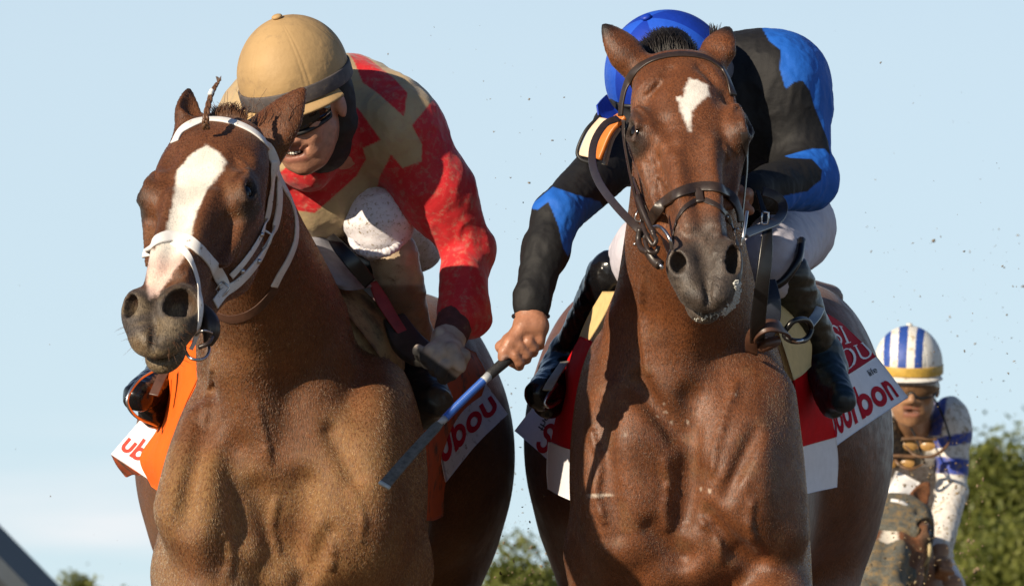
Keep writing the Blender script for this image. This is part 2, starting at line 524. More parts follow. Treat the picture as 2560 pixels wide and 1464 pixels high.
def coat_mat(name, rough=0.42, spec=0.45, dust_col=(0.33, 0.225, 0.105), hair=1.0):
    """short horse hair: colour from the animal's markings, streaked along the lie of the coat, dried sand where it is thrown up"""
    m, nt, b = mat_new(name)
    tc = N(nt, 'ShaderNodeTexCoord')
    at = N(nt, 'ShaderNodeAttribute', attribute_name='coat')
    du = N(nt, 'ShaderNodeAttribute', attribute_name='dust')
    mp = N(nt, 'ShaderNodeMapping'); mp.inputs['Scale'].default_value = (420, 420, 110)
    nt.links.new(tc.outputs['Object'], mp.inputs['Vector'])
    nh = N(nt, 'ShaderNodeTexNoise', Scale=1.0, Detail=3.0, Roughness=0.65); nt.links.new(mp.outputs['Vector'], nh.inputs['Vector'])
    nl = N(nt, 'ShaderNodeTexNoise', Scale=14.0, Detail=4.0); nt.links.new(tc.outputs['Object'], nl.inputs['Vector'])
    a1 = N(nt, 'ShaderNodeMapRange'); a1.inputs['From Min'].default_value = 0.3; a1.inputs['From Max'].default_value = 0.7
    a1.inputs['To Min'].default_value = 1 - 0.62 * hair; a1.inputs['To Max'].default_value = 1 + 0.62 * hair
    nt.links.new(nh.outputs['Fac'], a1.inputs['Value'])
    a2 = N(nt, 'ShaderNodeMapRange'); a2.inputs['From Min'].default_value = 0.3; a2.inputs['From Max'].default_value = 0.7
    a2.inputs['To Min'].default_value = 0.78; a2.inputs['To Max'].default_value = 1.22
    nt.links.new(nl.outputs['Fac'], a2.inputs['Value'])
    bw = N(nt, 'ShaderNodeRGBToBW'); nt.links.new(at.outputs['Color'], bw.inputs[0])
    lf = N(nt, 'ShaderNodeMapRange'); lf.inputs['From Min'].default_value = .12; lf.inputs['From Max'].default_value = .5; lf.inputs['To Min'].default_value = 0; lf.inputs['To Max'].default_value = .85
    nt.links.new(bw.outputs[0], lf.inputs['Value'])
    am = N(nt, 'ShaderNodeMix', data_type='FLOAT'); am.inputs['B'].default_value = 1.0; nt.links.new(lf.outputs[0], am.inputs['Factor']); nt.links.new(a1.outputs[0], am.inputs['A'])
    mm = N(nt, 'ShaderNodeMath', operation='MULTIPLY'); nt.links.new(am.outputs['Result'], mm.inputs[0]); nt.links.new(a2.outputs[0], mm.inputs[1])
    sc = N(nt, 'ShaderNodeVectorMath', operation='SCALE'); nt.links.new(at.outputs['Color'], sc.inputs[0]); nt.links.new(mm.outputs[0], sc.inputs['Scale'])
    # dust lodged between the hairs
    mpd = N(nt, 'ShaderNodeMapping'); mpd.inputs['Scale'].default_value = (1, 1, .4); nt.links.new(tc.outputs['Object'], mpd.inputs['Vector'])
    nd = N(nt, 'ShaderNodeTexNoise', Scale=260.0, Detail=4.0, Roughness=0.7); nt.links.new(mpd.outputs['Vector'], nd.inputs['Vector'])
    dd = N(nt, 'ShaderNodeMapRange'); dd.inputs['From Min'].default_value = 0.25; dd.inputs['From Max'].default_value = 0.75
    nt.links.new(nd.outputs['Fac'], dd.inputs['Value'])
    ds = N(nt, 'ShaderNodeMath', operation='MULTIPLY'); nt.links.new(dd.outputs[0], ds.inputs[0]); nt.links.new(du.outputs['Fac'], ds.inputs[1])
    ds.use_clamp = True
    mx = N(nt, 'ShaderNodeMix', data_type='RGBA'); mx.inputs['B'].default_value = (*dust_col, 1)
    nt.links.new(ds.outputs[0], mx.inputs['Factor']); nt.links.new(sc.outputs['Vector'], mx.inputs['A'])
    nt.links.new(mx.outputs['Result'], b.inputs['Base Color'])
    nr = N(nt, 'ShaderNodeTexNoise', Scale=22.0, Detail=5.0, Roughness=.65); nt.links.new(tc.outputs['Object'], nr.inputs['Vector'])
    rv = N(nt, 'ShaderNodeMapRange'); rv.inputs['From Min'].default_value = .3; rv.inputs['From Max'].default_value = .7; rv.inputs['To Min'].default_value = rough - .14; rv.inputs['To Max'].default_value = rough + .16
    nt.links.new(nr.outputs['Fac'], rv.inputs['Value'])
    ro = N(nt, 'ShaderNodeMapRange'); nt.links.new(rv.outputs[0], ro.inputs['To Min']); ro.inputs['To Max'].default_value = 0.85
    nt.links.new(ds.outputs[0], ro.inputs['Value']); nt.links.new(ro.outputs[0], b.inputs['Roughness'])
    b.inputs['Specular IOR Level'].default_value = spec
    b.inputs['Sheen Weight'].default_value = 0.08; b.inputs['Sheen Roughness'].default_value = 0.4
    # hair relief plus low skin relief
    nv = N(nt, 'ShaderNodeTexNoise', Scale=34.0, Detail=3.0); nt.links.new(tc.outputs['Object'], nv.inputs['Vector'])
    b1 = N(nt, 'ShaderNodeBump', Strength=0.35, Distance=0.006); nt.links.new(nv.outputs['Fac'], b1.inputs['Height'])
    b2 = N(nt, 'ShaderNodeBump', Strength=0.8 * hair, Distance=0.0016); nt.links.new(nh.outputs['Fac'], b2.inputs['Height']); nt.links.new(b1.outputs['Normal'], b2.inputs['Normal'])
    b3 = N(nt, 'ShaderNodeBump', Distance=0.003); nt.links.new(nd.outputs['Fac'], b3.inputs['Height']); nt.links.new(b2.outputs['Normal'], b3.inputs['Normal'])
    nt.links.new(ds.outputs[0], b3.inputs['Strength'])
    nt.links.new(b3.outputs['Normal'], b.inputs['Normal'])
    return m
# ------------------------------------------------------------------ horses
def horse_head(F, p0, p1, Wh, nost=((1, 1, 5.0), (1, 1, 5.0)), jaw=1.0, S=1.0, es=0.0, ew=0.0):
    """skull, jaws, eyes, muzzle; p0 poll, p1 end of the lips; returns local->world function and frame"""
    o, A, W, D = frame(p0, p1, Wh)
    S = np.linalg.norm(np.asarray(p1) - np.asarray(p0)) / 0.60
    M = np.stack([A, W, D])
    h = lambda s, w, d: o + (A * s + W * w + D * d) * (0.01 * S)
    c = 0.01 * S
    st = [(-0.06, 4.0, 2.5, 3.0), (0.0, 7.6, 4.8, 5.5), (.10, 9.6, 6.2, 7.2), (.20, 10.2, 6.7, 8.0), (.30, 9.8, 6.5, 8.4), (.38, 8.8, 6.1, 8.3), (.46, 7.2, 5.6, 7.8),
          (.56, 5.7, 5.1, 6.8), (.68, 5.3, 4.6, 5.8), (.78, 5.4, 4.2, 5.0), (.86, 5.6, 3.8, 4.6), (.93, 5.2, 3.0, 4.2), (1.0, 3.8, 1.4, 2.8)]
    st = [(a, b * c, d * c, e * c) for a, b, d, e in st]
    F.add(loft(o, o + A * 0.60 * S, W, st, e=2.35, kc=0.035 * S), 0.05 * S)
    for sgn in (-1, 1):
        F.add(ell(h(21, sgn * 5.6 * jaw, -7.5), (11 * c, 4.2 * c, 8.6 * c), M), 0.035 * S)           # cheek (masseter)
        F.add(cone(h(26, sgn * 4.2, -11.5), h(46, sgn * 2.8, -6.2), 2.6 * c, 2.0 * c), 0.03 * S)      # jaw bar
        F.add(ell(h(17.5 + es, sgn * (9.0 + ew), 2.2), (4.6 * c, 2.5 * c, 3.4 * c), nrm(A) [None].repeat(3, 0) * 0 + M), 0.022 * S)  # orbit
        F.add(cone(h(13.6 + es, sgn * (8.6 + ew), 4.4), h(19.0 + es, sgn * (9.6 + ew), 3.8), 1.5 * c, 1.4 * c), 0.018 * S)    # brow
        F.add(cone(h(20, sgn * 9.3, -0.6), h(34, sgn * 6.9, -1.6), 1.5 * c, 0.9 * c), 0.022 * S)      # facial crest
        F.add(cone(h(24, sgn * 4.4, 5.2), h(44, sgn * 2.4, 4.4), 1.5 * c, 1.2 * c), 0.025 * S)        # nasal bone edge
        F.sub(ell(h(11 + es, sgn * 7.2, 6.2), (2.6 * c, 1.6 * c, 1.4 * c), M), 0.022 * S)                  # hollow above the eye
        F.sub(ell(h(27 + es, sgn * 6.4, 6.6), (6 * c, 1.5 * c, 1.5 * c), M), 0.025 * S)
        F.sub(ell(h(34, sgn * 7.2, 2.0), (8 * c, 1.5 * c, 1.7 * c), M), 0.022 * S)                     # groove beside the nose
        # eye opening with heavy lids
        eq = nrm(W * sgn * .83 + D * .52 - A * .05); e1 = nrm(A - eq * (A @ eq)); e2 = np.cross(eq, e1) * sgn
        ec = h(18.2 + es, sgn * (8.9 + ew), 3.0)
        F.add(ell(ec, (3.4 * c, 2.9 * c, 2.9 * c), np.stack([e1, e2, eq])), 0.012 * S)
        F.sub(ell(ec + eq * 3.0 * c, (2.3 * c, 1.55 * c, 1.7 * c), np.stack([e1, e2, eq])), 0.006 * S)
        for sg2, rr, ht in ((1, .50, 1.9), (-1, .40, 1.75)):
            pp = [ec + eq * (2.55 - .35 * abs(x)) * c + e1 * 2.7 * x * c - e2 * sg2 * ht * (1 - x * x) * c for x in np.linspace(-1, 1, 9)]
            chain(F, [(q_, rr * c) for q_ in pp], .006 * S)
        F.sub(cone(h(14.0 + es, sgn * (9.6 + ew), 5.2), h(17.5 + es, sgn * (8.6 + ew), 6.4), .25 * c, .25 * c), .008 * S)
    F.add(ell(h(55.5, 0, -0.2), (5.2 * c, 5.0 * c, 3.6 * c), M), 0.02 * S)                               # upper lip
    F.add(ell(h(54.5, 0, -5.4), (5.2 * c, 3.7 * c, 2.6 * c), M), 0.014 * S)
    F.sub(ell(h(54.5, 0, 4.4), (5.0 * c, 1.1 * c, 1.5 * c), M), 0.03 * S)                             # dip between the nostrils                           # lower lip, chin
    F.sub(cone(h(54, 0, 4.0), h(60.5, 0, 0.4), .9 * c, .5 * c), 0.012 * S)                           # groove of the lip
    F.sub(ell(h(58, 0, -3.2), (8 * c, 7 * c, 0.35 * c), M), 0.012 * S)                                # mouth line
    for sgn, (big, wide, nw) in zip((-1, 1), nost):
        F.add(ell(h(51.0, sgn * (nw - .4), 1.2), (4.2 * c * big ** .5, 2.4 * c * wide ** .6, 3.6 * c), M), 0.022 * S)   # nostril wing
        q = nrm(A * 0.45 + W * sgn * 0.55 + D * 0.7)                                                   # nostril looks this way
        e1 = nrm(A - q * (A @ q)); e2 = np.cross(q, e1)
        cen = h(52.3, sgn * nw, 3.2)
        F.add(ell(cen - q * 1.1 * c, (3.2 * c * big, 2.4 * c * wide, 1.6 * c), np.stack([e1, e2, q])), 0.012 * S)
        F.sub(ell(cen - q * 0.9 * c, (2.5 * c * big, 1.65 * c * wide, 3.0 * c), np.stack([e1, e2, q])), 0.007 * S)
    return h, (o, A, W, D, S)

def horse_ear(F, base, tip, out, w=0.036, deep=0.03, curl=0.012):
    """pricked ear: cup open towards 'out'"""
    base = np.asarray(base); tip = np.asarray(tip); A = nrm(tip - base)
    out = nrm(out - A * (out @ A)); W = np.cross(out, A)          # dorsal = cross(A, W) = out
    F.add(loft(base, tip, W, [(-.25, w * .75, deep * .7, deep), (0, w * .86, deep * .8, deep), (.3, w, deep * .75, deep * .95), (.55, w * .86, deep * .6, deep * .75), (.8, w * .48, deep * .35, deep * .5), (.94, w * .18, deep * .18, deep * .25), (1.0, w * .05, deep * .08, deep * .1)], e=2.0, kc=0.01), 0.02)
    F.sub(loft(base + A * 0.012, tip, W, [(.06, w * .3, deep * .8, deep * .12, 0, deep * .3), (.3, w * .72, deep * 1.2, deep * .45, 0, deep * .3), (.55, w * .6, deep, deep * .35, 0, deep * .25), (.8, w * .3, deep * .6, deep * .15, 0, deep * .2), (.95, w * .08, deep * .3, deep * .05, 0, deep * .12)], e=2.0, kc=0.006), 0.008)

def horse_eye(name, h, fr, sgn, mat, parent, es=0.0, ew=0.0):
    o, A, W, D, S = fr
    c = 0.01 * S
    e = mesh_np(name, *uvsphere(h(18.2 + es, sgn * (9.25 + ew), 3.15), 2.2 * c, 24, 16), mat, parent)
    return e

def horse_color(v, n, fr, base, muzzle, leg_z=0.75, muz=(24, 46), rng=1, es=0.0):
    """pigment of the coat: body colour, dark muzzle, lids, points; n unused normals"""
    o, A, W, D, S = fr
    r = (v - o) / (0.01 * S)
    s = r @ A; w = r @ W; d = r @ D
    near = (np.abs(w) < 16) & (s > -6) & (s < 70) & (d < 14) & (d > -26)
    c = np.array(base)[None] * (0.82 + 0.36 * fbm(v, 9, 3, rng))[:, None]
    dk = np.array(muzzle)
    jit = (fbm(v, 45, 3, 5) - 0.5) * 8
    m = np.where(near, sstep(muz[0], muz[1], s + jit), 0.0)
    c = c * (1 - m)[:, None] + dk * (0.75 + 0.5 * fbm(v, 70, 3, 9))[:, None] * m[:, None]
    for sg in (-1, 1):
        q = ((s - 18 - es) / 6.2) ** 2 + ((w - sg * 10.6) / 3.8) ** 2 + ((d - 2.4) / 4.4) ** 2
        m = np.where(near, 1 - sstep(0.25, 1.2, q + jit * 0.03), 0)[:, None] * 0.92
        c = c * (1 - m) + dk * 0.55 * m
    m = (1 - sstep(leg_z - 0.25, leg_z, v[:, 2]))[:, None]
    c = c * (1 - m) + np.array([.012, .010, .009]) * m
    return c, s, w, d, near

def hair_lock(bag, rootp, pts, n, spread, r0, seed, droop=0.0):
    rnd = random.Random(seed)
    for i in range(n):
        o = V(rnd.gauss(0, 1), rnd.gauss(0, 1), rnd.gauss(0, 1)) * spread * 0.35
        k = [np.asarray(rootp) + o * 0.6]
        e = V(rnd.gauss(0, 1), rnd.gauss(0, 1), rnd.gauss(0, 1)) * spread
        L_ = rnd.uniform(0.6, 1.1)
        for j, p in enumerate(pts):
            t = (j + 1) / len(pts); k.append(np.asarray(rootp) + (np.asarray(p) - np.asarray(rootp)) * L_ + o + e * t)
        bag.put(tube(k, [r0] * (len(k) - 1) + [r0 * 0.15], 3, False, ns=7))

def outline(bvh, fr, px_list):
    """pigment edge: photo outline carried over to the head's own length/width coordinates"""
    o, A, W, D, S = fr; out = []
    for x, y in px_list:
        hh = on_surface(bvh, x, y)
        if hh is not None:
            r = (hh[0] - o) / (0.01 * S); out.append((r @ A, r @ W))
    return out
def _polyd(x, y, poly):
    poly = np.asarray(poly, float); d = np.full(len(x), 1e9); ins = np.zeros(len(x), bool)
    for a, b in zip(poly, np.roll(poly, -1, 0)):
        ab = b - a; t = np.clip(((x - a[0]) * ab[0] + (y - a[1]) * ab[1]) / (ab @ ab + 1e-9), 0, 1)
        d = np.minimum(d, np.hypot(x - a[0] - t * ab[0], y - a[1] - t * ab[1]))
        ins ^= ((a[1] > y) != (b[1] > y)) & (x < (b[0] - a[0]) * (y - a[1]) / (b[1] - a[1] + 1e-12) + a[0])
    return np.where(ins, d, -d)
def hair_mat(name, dust_col):
    m, nt, b = mat_new(name)
    nt.nodes.remove(b)
    hb = nt.nodes.new('ShaderNodeBsdfHairPrincipled'); hb.parametrization = 'COLOR'
    at = N(nt, 'ShaderNodeAttribute', attribute_name='hair_color'); nt.links.new(at.outputs['Color'], hb.inputs['Color'])
    hb.inputs['Roughness'].default_value = .28; hb.inputs['Radial Roughness'].default_value = .55; hb.inputs['Coat'].default_value = 0.0
    hb.inputs['Random Roughness'].default_value = .3
    nt.links.new(hb.outputs[0], nt.nodes['Material Output'].inputs['Surface'])
    return m
def short_coat(parent, v, q, c, dust, fr, n, seed, dust_col, gain=1.0, length=1.0, lift=1.0):
    """the lie of the short hair: one curve per tuft, rooted on the skin, coloured like the skin beneath"""
    rs = np.random.RandomState(seed)
    nv = vnormals(v, q)
    fc = v[q].mean(1); fn = nv[q].mean(1)
    ar = np.linalg.norm(np.cross(v[q[:, 2]] - v[q[:, 0]], v[q[:, 3]] - v[q[:, 1]]), axis=1) / 2
    o, A, W, D, S = fr
    view = nrm(CAM - o)
    wgt = ar * (fc[:, 1] < 15.5) * (fc[:, 2] > .98) * (fn @ view > -.35)
    fi = rs.choice(len(q), n, p=wgt / wgt.sum())
    a, b = rs.rand(n, 1), rs.rand(n, 1); k = q[fi]
    mix = lambda X: (X[k[:, 0]] * (1 - a) + X[k[:, 1]] * a) * (1 - b) + (X[k[:, 3]] * (1 - a) + X[k[:, 2]] * a) * b
    p, nn, col, du = mix(v), mix(nv), mix(c), mix(dust[:, None])[:, 0]
    nn /= np.linalg.norm(nn, axis=1, keepdims=True) + 1e-9
    r = (p - o) / (.01 * S); s_ = r @ A; head = (np.abs(r @ W) < 15) & (s_ < 66) & (r @ D < 13) & (r @ D > -20)
    swirl = np.stack([fbm(p, 6, 2, seed + i) - .5 for i in range(3)], 1) * 1.1
    d = np.where(head[:, None], A[None] * .8 + (p - o) * 0, V(0, .35, -1.0)[None]) + swirl + rs.normal(size=(n, 3)) * .22
    d = d - nn * (d * nn).sum(1, keepdims=True); d /= np.linalg.norm(d, axis=1, keepdims=True) + 1e-9
    ln = rs.uniform(.006, .0105, n) * np.where(head, .62, 1.0) * np.where(head & (s_ > 47), .45, 1.0)
    ln = ln[:, None] * length
    pts = np.stack([p - nn * .0006, p + d * ln * .5 + nn * ln * .13 * lift, p + d * ln + nn * ln * .17 * lift], 1)
    lum = col.mean(1, keepdims=True)
    cc = col * (1 + (rs.rand(n, 1) - .5) * np.where(lum > .25, .25, .9)) * gain
    isd = (rs.rand(n) < np.clip(du, 0, 1) * .55)[:, None]
    cc = np.where(isd, np.array(dust_col) * (.7 + .6 * rs.rand(n, 1)), cc)
    cu = bpy.data.hair_curves.new('short_coat'); cu.add_curves([3] * n)
    cu.attributes['position'].data.foreach_set('vector', pts.astype(f32).ravel())
    ra = cu.attributes.get('radius') or cu.attributes.new('radius', 'FLOAT', 'POINT')
    rad = rs.uniform(.00022, .00042, n)[:, None] * np.array([1.0, .85, .15])[None]
    ra.data.foreach_set('value', rad.astype(f32).ravel())
    ca = cu.attributes.new('hair_color', 'FLOAT_COLOR', 'CURVE')
    c4 = np.ones((n, 4), f32); c4[:, :3] = np.clip(cc, .002, .95); ca.data.foreach_set('color', c4.ravel())
    h_ = bpy.data.objects.new('short_coat', cu); COL.objects.link(h_); h_.parent = parent; h_['kind'] = 'stuff'
    cu.materials.append(hair_mat('hair_of_the_coat', dust_col))
    return h_
def raw_bvh(v, q):
    return BVHTree.FromPolygons(v.tolist(), q.tolist())
def vein(F, path, r=.0035, k=.010):
    pts = crspline(np.array(path, float), 3 * len(path))
    chain(F, [(F.S(x, y, r * .35), r) for x, y in pts], k)
M_eye = simple_mat('eye_gloss', (0.006, 0.004, 0.003), rough=0.10, spec=0.5, var=0.0, bump=0)
M_mane = simple_mat('mane_hair', (0.010, 0.007, 0.006), rough=0.45, var=0.3, scale=200)
M_mane_red = simple_mat('chestnut_mane_hair', (0.10, 0.045, 0.02), rough=0.45, var=0.3, scale=200)

# ---- the bay horse on the right
def build_bay():
    F = Field(spaced((-0.02, .0045), (0.85, 0)), spaced((13.78, .0038), (15.05, .012), (17.15, 0)), spaced((0.0, .014), (1.02, .0042), (2.14, 0)))
    up = V(0, 0, 1)
    poll = P(1697, 172, 14.36); lip = P(1770, 762, 13.98)
    h, fr = horse_head(F, poll, lip, V(.99, .12, .085), nost=((0.9, 1.0, 5.0), (1.35, 1.05, 5.0)), es=1.2)
    # ears
    horse_ear(F, P(1590, 168, 14.36), P(1500, 56, 14.36), V(-.62, .75, .1), w=.037)
    horse_ear(F, P(1785, 150, 14.38), P(1828, 64, 14.40), V(.62, .75, .1), w=.037)
    # neck
    W = V(1, .04, 0.03)
    F.add(loft(P(1700, 270, 14.52), P(1724, 1010, 15.14), W,
               [(-.12, .075, .07, .08), (0, .086, .09, .10), (.25, .098, .125, .13), (.5, .122, .155, .17), (.75, .152, .185, .22), (1.0, .18, .22, .27), (1.2, .18, .2, .27)], e=1.75, kc=.05), .06)
    # trunk
    F.add(loft(P(1718, 1190, 14.78), P(1771, 1130, 16.9), V(1, 0, 0),
               [(0, .12, .20, .16), (.08, .175, .31, .29), (.2, .203, .37, .36), (.35, .225, .40, .37), (.6, .26, .38, .33), (.8, .27, .30, .36), (.93, .22, .24, .34), (1.0, .10, .12, .14)], e=2.2, kc=.05), .06)
    # shoulders and breast
    for cx, cy, rx, ry in ((1520, 1190, 96, 350), (1878, 1180, 90, 350)):
        F.add(ell(P(cx, cy, 15.02), (RR(rx, 15), .27, RR(ry, 15))), .05)
    S_ = F.S
    F.add(ell(S_(1585, 1230, .075), (RR(122, 14.8), .10, RR(215, 14.8))), .05)   # breast muscles
    F.add(ell(S_(1838, 1215, .075), (RR(118, 14.8), .10, RR(205, 14.8))), .05)
    F.add(cone(S_(1662, 860, .035), S_(1690, 1120, .030), .046, .036), .06)        # windpipe
    F.add(cone(S_(1850, 860, .055), S_(1770, 1130, .040), .050, .034), .05)        # neck muscle running down to the breast
    F.add(cone(S_(1575, 820, .05), S_(1590, 1090, .05), .045, .055), .06)
    F.add(cone(S_(1915, 1000, .07), S_(1940, 1330, .07), .055, .065), .06)
    F.sub(cone(S_(1728, 1000, .000), S_(1722, 1300, -.001), .007, .009), .05)
    F.sub(cone(S_(1690, 1080, .0), S_(1590, 960, .0), .007, .006), .045)
    F.add(ell(S_(1745, 1400, .05), (RR(58, 14.8), .06, RR(70, 14.8))), .03)        # breastbone point
    F.add(cone(S_(1745, 1340, .02), S_(1830, 1200, .03), .020, .03), .03)
    F.sub(cone(S_(1770, 1290, .002), S_(1850, 1380, .002), .010, .010), .035)
    F.sub(cone(S_(1850, 1380, .002), S_(1890, 1410, .002), .010, .016), .035)
    F.sub(cone(S_(1630, 1320, .002), S_(1705, 1390, .004), .008, .013), .035)
    F.add(ell(S_(1650, 1440, .05), (RR(75, 14.8), .06, RR(60, 14.8))), .03)
    F.sub(cone(S_(1890, 1080, .001), S_(1815, 1235, .0), .006, .007), .03)
    F.sub(cone(S_(1500, 1030, .0), S_(1530, 1330, .0), .006, .008), .06)
    for pth in ([(1606, 700), (1604, 780), (1612, 860), (1622, 930)], [(1840, 960), (1812, 1040), (1790, 1120), (1782, 1180)], [(1660, 1150), (1668, 1210), (1660, 1270), (1668, 1320)],
                [(1480, 1080), (1500, 1150), (1490, 1230), (1510, 1300)], [(1880, 1250), (1872, 1310), (1885, 1350)], [(1752, 1300), (1790, 1340), (1800, 1400)]): vein(F, pth, .004)
    for a_, b_, r_ in (((1672, 172), (1640, 216), .0035), ((1640, 216), (1618, 240), .0025), ((1752, 168), (1786, 205), .003), ((1606, 330), (1640, 400), .004), ((1662, 300), (1680, 360), .004)):
        F.sub(cone(S_(*a_, .0), S_(*b_, .0), r_, r_ * .8), .022)
    F.sub(ell(S_(1604, 238, -.006), (.012, .012, .026)), .02); F.sub(ell(S_(1820, 232, -.006), (.010, .012, .022)), .02)
    for pth in ([(1625, 395), (1640, 430), (1636, 470)], [(1640, 430), (1662, 452), (1668, 470)], [(1810, 360), (1822, 410), (1815, 450)], [(1612, 232), (1635, 205), (1655, 196)], [(1690, 560), (1700, 600), (1722, 622)], [(1800, 560), (1795, 605), (1780, 640)]): vein(F, pth, .0026, .007)
    # fore legs: near one straight below, the other folded and lifted
    chain(F, [(P(1545, 1390, 14.98), .105), (P(1550, 1620, 14.95), .075), (P(1560, 1800, 14.92), .052), (P(1562, 2060, 14.9), .036), (P(1562, 2260, 14.88), .04), (P(1562, 2300, 14.83), .055)], .04)
    chain(F, [(P(1900, 1380, 15.0), .10), (P(1945, 1560, 14.80), .07), (P(1940, 1640, 14.55), .055), (P(1925, 1760, 14.62), .04), (P(1925, 1850, 14.80), .045)], .04)
    # haunches and hind legs
    tc = P(1771, 1130, 16.3)
    for sg in (-1, 1):
        F.add(ell(tc + V(sg * .200, 0, .02), (.192, .40, .31)), .06)
        F.add(ell(tc + V(sg * .18, -.02, .22), (.12, .30, .13)), .08)
        chain(F, [(tc + V(sg * .185, .0, -.18), .15), (tc + V(sg * .19, -.06 - .1 * sg, -.50), .095), (tc + V(sg * .19, .10 - .1 * sg, -.80), .06), (tc + V(sg * .19, -.05 - .1 * sg, -1.2), .042), (tc + V(sg * .19, -.12 - .1 * sg, -1.30), .055)], .06)
    F.add(cone(P(2015, 735, 16.6), P(2075, 745, 16.7), .035, .03), .05)
    v, q = F.mesh()
    v = smooth_mesh(v, q, 2)
    c, s, w, d, near = horse_color(v, None, fr, (0.112, 0.0375, 0.0125), (.052, .039, .031), muz=(36, 51), rng=2, es=1.2)
    # warm face, white star with a tail
    jit = (fbm(v, 110, 3, 3) - .5) * 1.6
    pol = outline(raw_bvh(v, q), fr, [(1724, 195), (1748, 203), (1772, 214), (1773, 243), (1741, 267), (1731, 283), (1727, 310), (1724, 333), (1716, 310), (1701, 276), (1700, 258), (1689, 248), (1707, 238)])
    star = np.where(near & (d > 2), sstep(-0.35, 0.35, _polyd(s + jit, w + jit * .6, pol)), 0)[:, None] * (.75 + .5 * fbm(v, 200, 2, 5))[:, None].clip(0, 1)
    c = c * (1 - star) + np.array([.62, .58, .53]) * star
    # black ear tips and edges
    for tip in (P(1500, 56, 14.36), P(1828, 64, 14.40)):
        m = (1 - sstep(.015, .05, np.linalg.norm(v - tip, axis=1)))[:, None]; c = c * (1 - m) + np.array([.012, .009, .008]) * m
    # scratch and flecks of foam dried on the breast
    X_, Y_ = to_px(v); fr_ = v[:, 1] < 15.0
    mk = np.where(fr_, 1 - sstep(.6, 1.4, np.hypot((X_ - 1500) / 30, (Y_ - 1237 + (X_ - 1500) * .06) / 4.5)), 0)
    for fx, fy, fs in ((1752, 1222, 6), (1774, 1226, 8), (1720, 1054, 6), (1678, 1054, 5), (1600, 1095, 5), (1664, 1030, 6), (1645, 1040, 4), (1562, 1085, 4), (1840, 985, 4), (1570, 965, 4), (1660, 1010, 4)):
        mk = np.maximum(mk, np.where(fr_, 1 - sstep(.5, 1.3, np.hypot((X_ - fx) / fs * 1.7, (Y_ - fy) / fs * 1.3)), 0) * .7)
    c = c * (1 - mk[:, None] * .7) + np.array([.50, .44, .36]) * mk[:, None] * .7
    dust = 0.16 * sstep(.55, .7, fbm(v, 30, 4, 4)) * sstep(1.9, 1.3, v[:, 2]) * sstep(16, 15, v[:, 1])
    o = mesh_np('horse', v, q, coat_mat('bay_coat', 0.45, 0.38), None, True, {'coat': c, 'dust': dust})
    short_coat(o, v, q, c, np.clip(dust, 0, 1), fr, 170000, 31, (.33, .225, .105), .92, .55, .45)
    thing(o, 'bay horse with a white star on its forehead and a dark bridle', 'horse', 'race horses')
    for sg in (-1, 1): horse_eye('eye', h, fr, sg, M_eye, o, 1.2)
    wb = Bag(); rw = random.Random(11); bv_ = raw_bvh(v, q)
    for i in range(90):
        hh = on_surface(bv_, rw.uniform(1680, 1845), rw.uniform(690, 795))
        if hh is not None and hh[0][1] < 14.3: wb.put(tube([hh[0], hh[0] + hh[1] * rw.uniform(.008, .022) + V(0, 0, -.006)], [.0004, .00015], 3, False))
    wb.build('whiskers', M_mane, o)['kind'] = 'stuff'
    # mane standing up between the ears
    bag = Bag()
    rnd = random.Random(5)
    bag.put(uvsphere(P(1676, 122, 14.46), (RR(60, 14.4), .03, RR(54, 14.4)), 20, 12))
    for i in range(2600):
        u = rnd.random(); x = 1608 + 135 * u; ht = 70 * math.sin(math.pi * min(1, max(0, u * 0.9 + .05))) ** .7 * rnd.uniform(.6, 1.05)
        d = 14.42 + rnd.uniform(-.03, .05)
        bag.put(tube([P(x, 138, d), P(x + rnd.uniform(-14, 4), 138 - ht * .6, d + .01), P(x + rnd.uniform(-26, 16) - 8 * u, 138 - ht, d + .03)], [.0008, .0007, .0003], 3, False, ns=5))
    for i in range(40):
        x = 1768 + rnd.uniform(-6, 14)
        bag.put(tube([P(x, 128, 14.40), P(x + 12, 95, 14.40), P(x + 16 + rnd.uniform(-9, 9), 62 + rnd.uniform(-6, 16), 14.40)], [.0016, .0012, .0005], 3, False, ns=5))
    bag.build('mane', M_mane, o)
    bv = raw_bvh(v, q); bag = Bag(); rnd = random.Random(3)
    fp = crspline([(1846, 706), (1848, 730), (1842, 752), (1830, 770), (1812, 784), (1780, 792), (1745, 795)], 70)
    for i, (x, y) in enumerate(fp):                        # foam along the lips
        for k in range(5 if i < 46 else 2):
            hh = on_surface(bv, x + rnd.gauss(-5, 4), y + rnd.gauss(0, 4))
            if hh is not None: bag.put(uvsphere(hh[0] + hh[1] * .001, rnd.uniform(.0012, .0032) * (1 if i < 46 else .5), 7, 5))
    bag.build('foam', simple_mat('foam', (.50, .50, .46), rough=.35, var=.1), o)['kind'] = 'stuff'
    return o, h, fr
BAY, hB, frB = build_bay()

